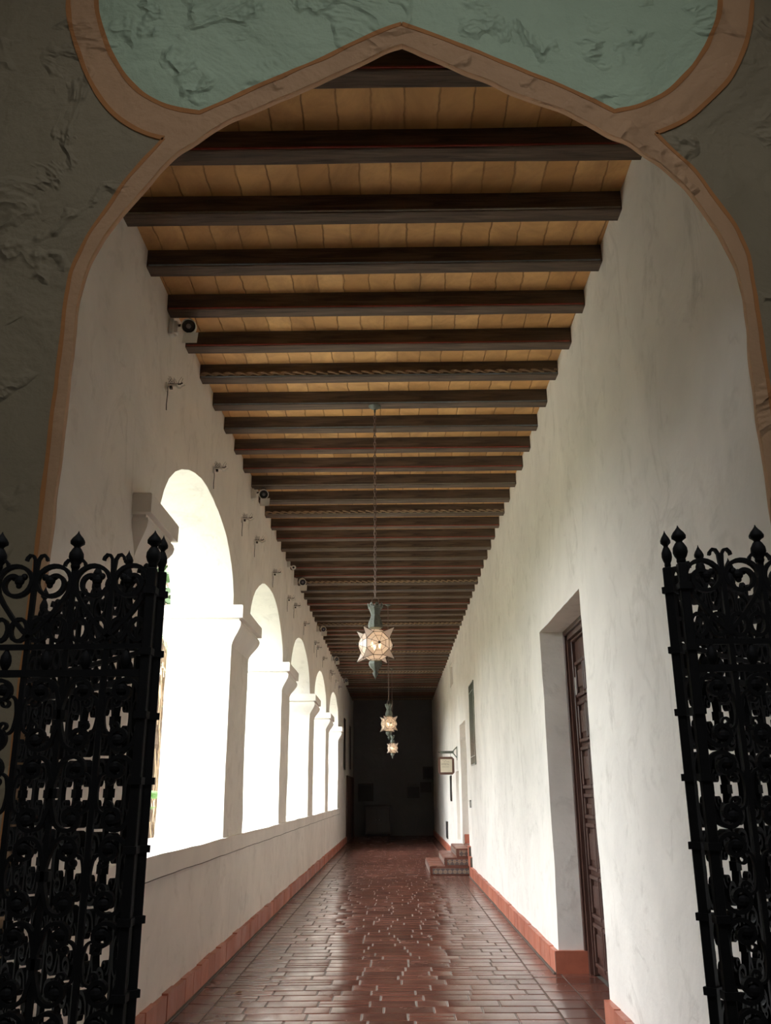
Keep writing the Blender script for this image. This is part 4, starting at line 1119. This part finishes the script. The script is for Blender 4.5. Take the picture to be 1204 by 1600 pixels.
# a broad tree in front of the third and fourth arches
tr = thing('garden_tree', 'leafy tree in the garden shading the third arch', 'tree', (-5.9, 13.3, -.05))
bm = new_bm(); tube(bm, [(0, 0, 0), (.1, .05, 1.5), (.0, .2, 3.2), (.2, .1, 4.6)], .2, 10, radii=[.28, .22, .18, .12])
for a_ in (0, 1.6, 3.1, 4.6): tube(bm, [(.02, .2, 3.0), (.9*math.cos(a_), .9*math.sin(a_), 4.0), (1.7*math.cos(a_), 1.7*math.sin(a_), 4.7)], .08, 6, radii=[.11, .07, .03])
finish(bm, 'trunk', 'bark', tr)
verts, faces = [], []
for i in range(5200):
    cl = rnd.choice([(0, 0, 5.0, 1.6), (1.3, .6, 4.6, 1.1), (-1.2, .8, 4.7, 1.2), (.6, -1.4, 4.5, 1.2), (-.5, -1.2, 4.9, 1.1), (.2, 1.6, 4.4, 1.1), (.9, -.3, 3.6, .9)])
    u_ = Vector((rnd.gauss(0, 1), rnd.gauss(0, 1), rnd.gauss(0, 1))).normalized()*cl[3]*rnd.uniform(.55, 1)
    c_ = Vector(cl[:3])+Vector((u_.x, u_.y, u_.z*.8)); s_ = rnd.uniform(.06, .11)
    a_ = Vector((rnd.gauss(0, 1), rnd.gauss(0, 1), rnd.gauss(0, .6))).normalized(); b_ = a_.cross(Vector((rnd.gauss(0, 1), rnd.gauss(0, 1), rnd.gauss(0, 1)))).normalized()
    k = len(verts); verts += [tuple(c_-a_*s_*1.5), tuple(c_+b_*s_*.6), tuple(c_+a_*s_*1.5), tuple(c_-b_*s_*.6)]; faces.append((k, k+1, k+2, k+3))
me = bpy.data.meshes.new('foliage'); me.from_pydata(verts, [], faces); me.materials.append(M['canopy_leaf'])
o = bpy.data.objects.new('foliage', me); COL.objects.link(o); o.parent = tr
# a slim palm frond arching into the third opening
fr2 = thing('arching_frond', 'dark palm frond poking into the top of the third arch', 'frond', (-2.9, 17.3, 0))
bm = new_bm(); tube(bm, [(-.5, .6, 2.6), (-.3, .3, 3.4), (.1, .0, 3.95), (.75, -.15, 3.62)], .010, 6)
for i in range(10):
    t = i/9; p0 = Vector((.1, .0, 3.95)).lerp(Vector((.75, -.15, 3.62)), t)
    for s_ in (-1, 1): blade(bm, p0, (.5, s_*.5, -.7), .30, .010, .8, 4)
finish(bm, 'leaflets', 'trunk_green', fr2)

# added unseen wing wall dimming the far corridor, and hedgerow blocking low sky light
bm = new_bm(); box(bm, -16, XO-.05, 27.6, 28.0, -.1, 6.2); box(bm, -16, XO-.05, 27.4, 36.6, 6.2, 6.5); subdivide_long(bm, 1.2)
struct(finish(bm, 'wall_light_blocker', 'dark_room'), 'added unseen wing wall blocking light beyond the arches')
hd = thing('light_blocker_hedge', 'added unseen hedgerow blocking low sky light', 'light_blocker_hedge', (-11.5, 8, -.05))
bm = new_bm(); box(bm, -.9, .9, -24, 19, 0, 4.6); subdivide_long(bm, .8); wobble(bm, .15, .9); finish(bm, 'blocker_core', 'canopy_leaf', hd, smooth=True)
verts, faces = [], []
for i in range(9000):
    c_ = Vector((rnd.choice((1, 1, 1, -1))*(.9+rnd.uniform(-.05, .25)), rnd.uniform(-24, 19), rnd.uniform(0, 4.7))); s_ = rnd.uniform(.07, .13)
    a_ = Vector((rnd.gauss(0, 1), rnd.gauss(0, 1), rnd.gauss(0, .6))).normalized(); b_ = a_.cross(Vector((rnd.gauss(0, 1), rnd.gauss(0, 1), rnd.gauss(0, 1)))).normalized()
    k = len(verts); verts += [tuple(c_-a_*s_*1.5), tuple(c_+b_*s_*.6), tuple(c_+a_*s_*1.5), tuple(c_-b_*s_*.6)]; faces.append((k, k+1, k+2, k+3))
me = bpy.data.meshes.new('blocker_leaves'); me.from_pydata(verts, [], faces); me.materials.append(M['trunk_green'])
o = bpy.data.objects.new('blocker_leaves', me); COL.objects.link(o); o.parent = hd
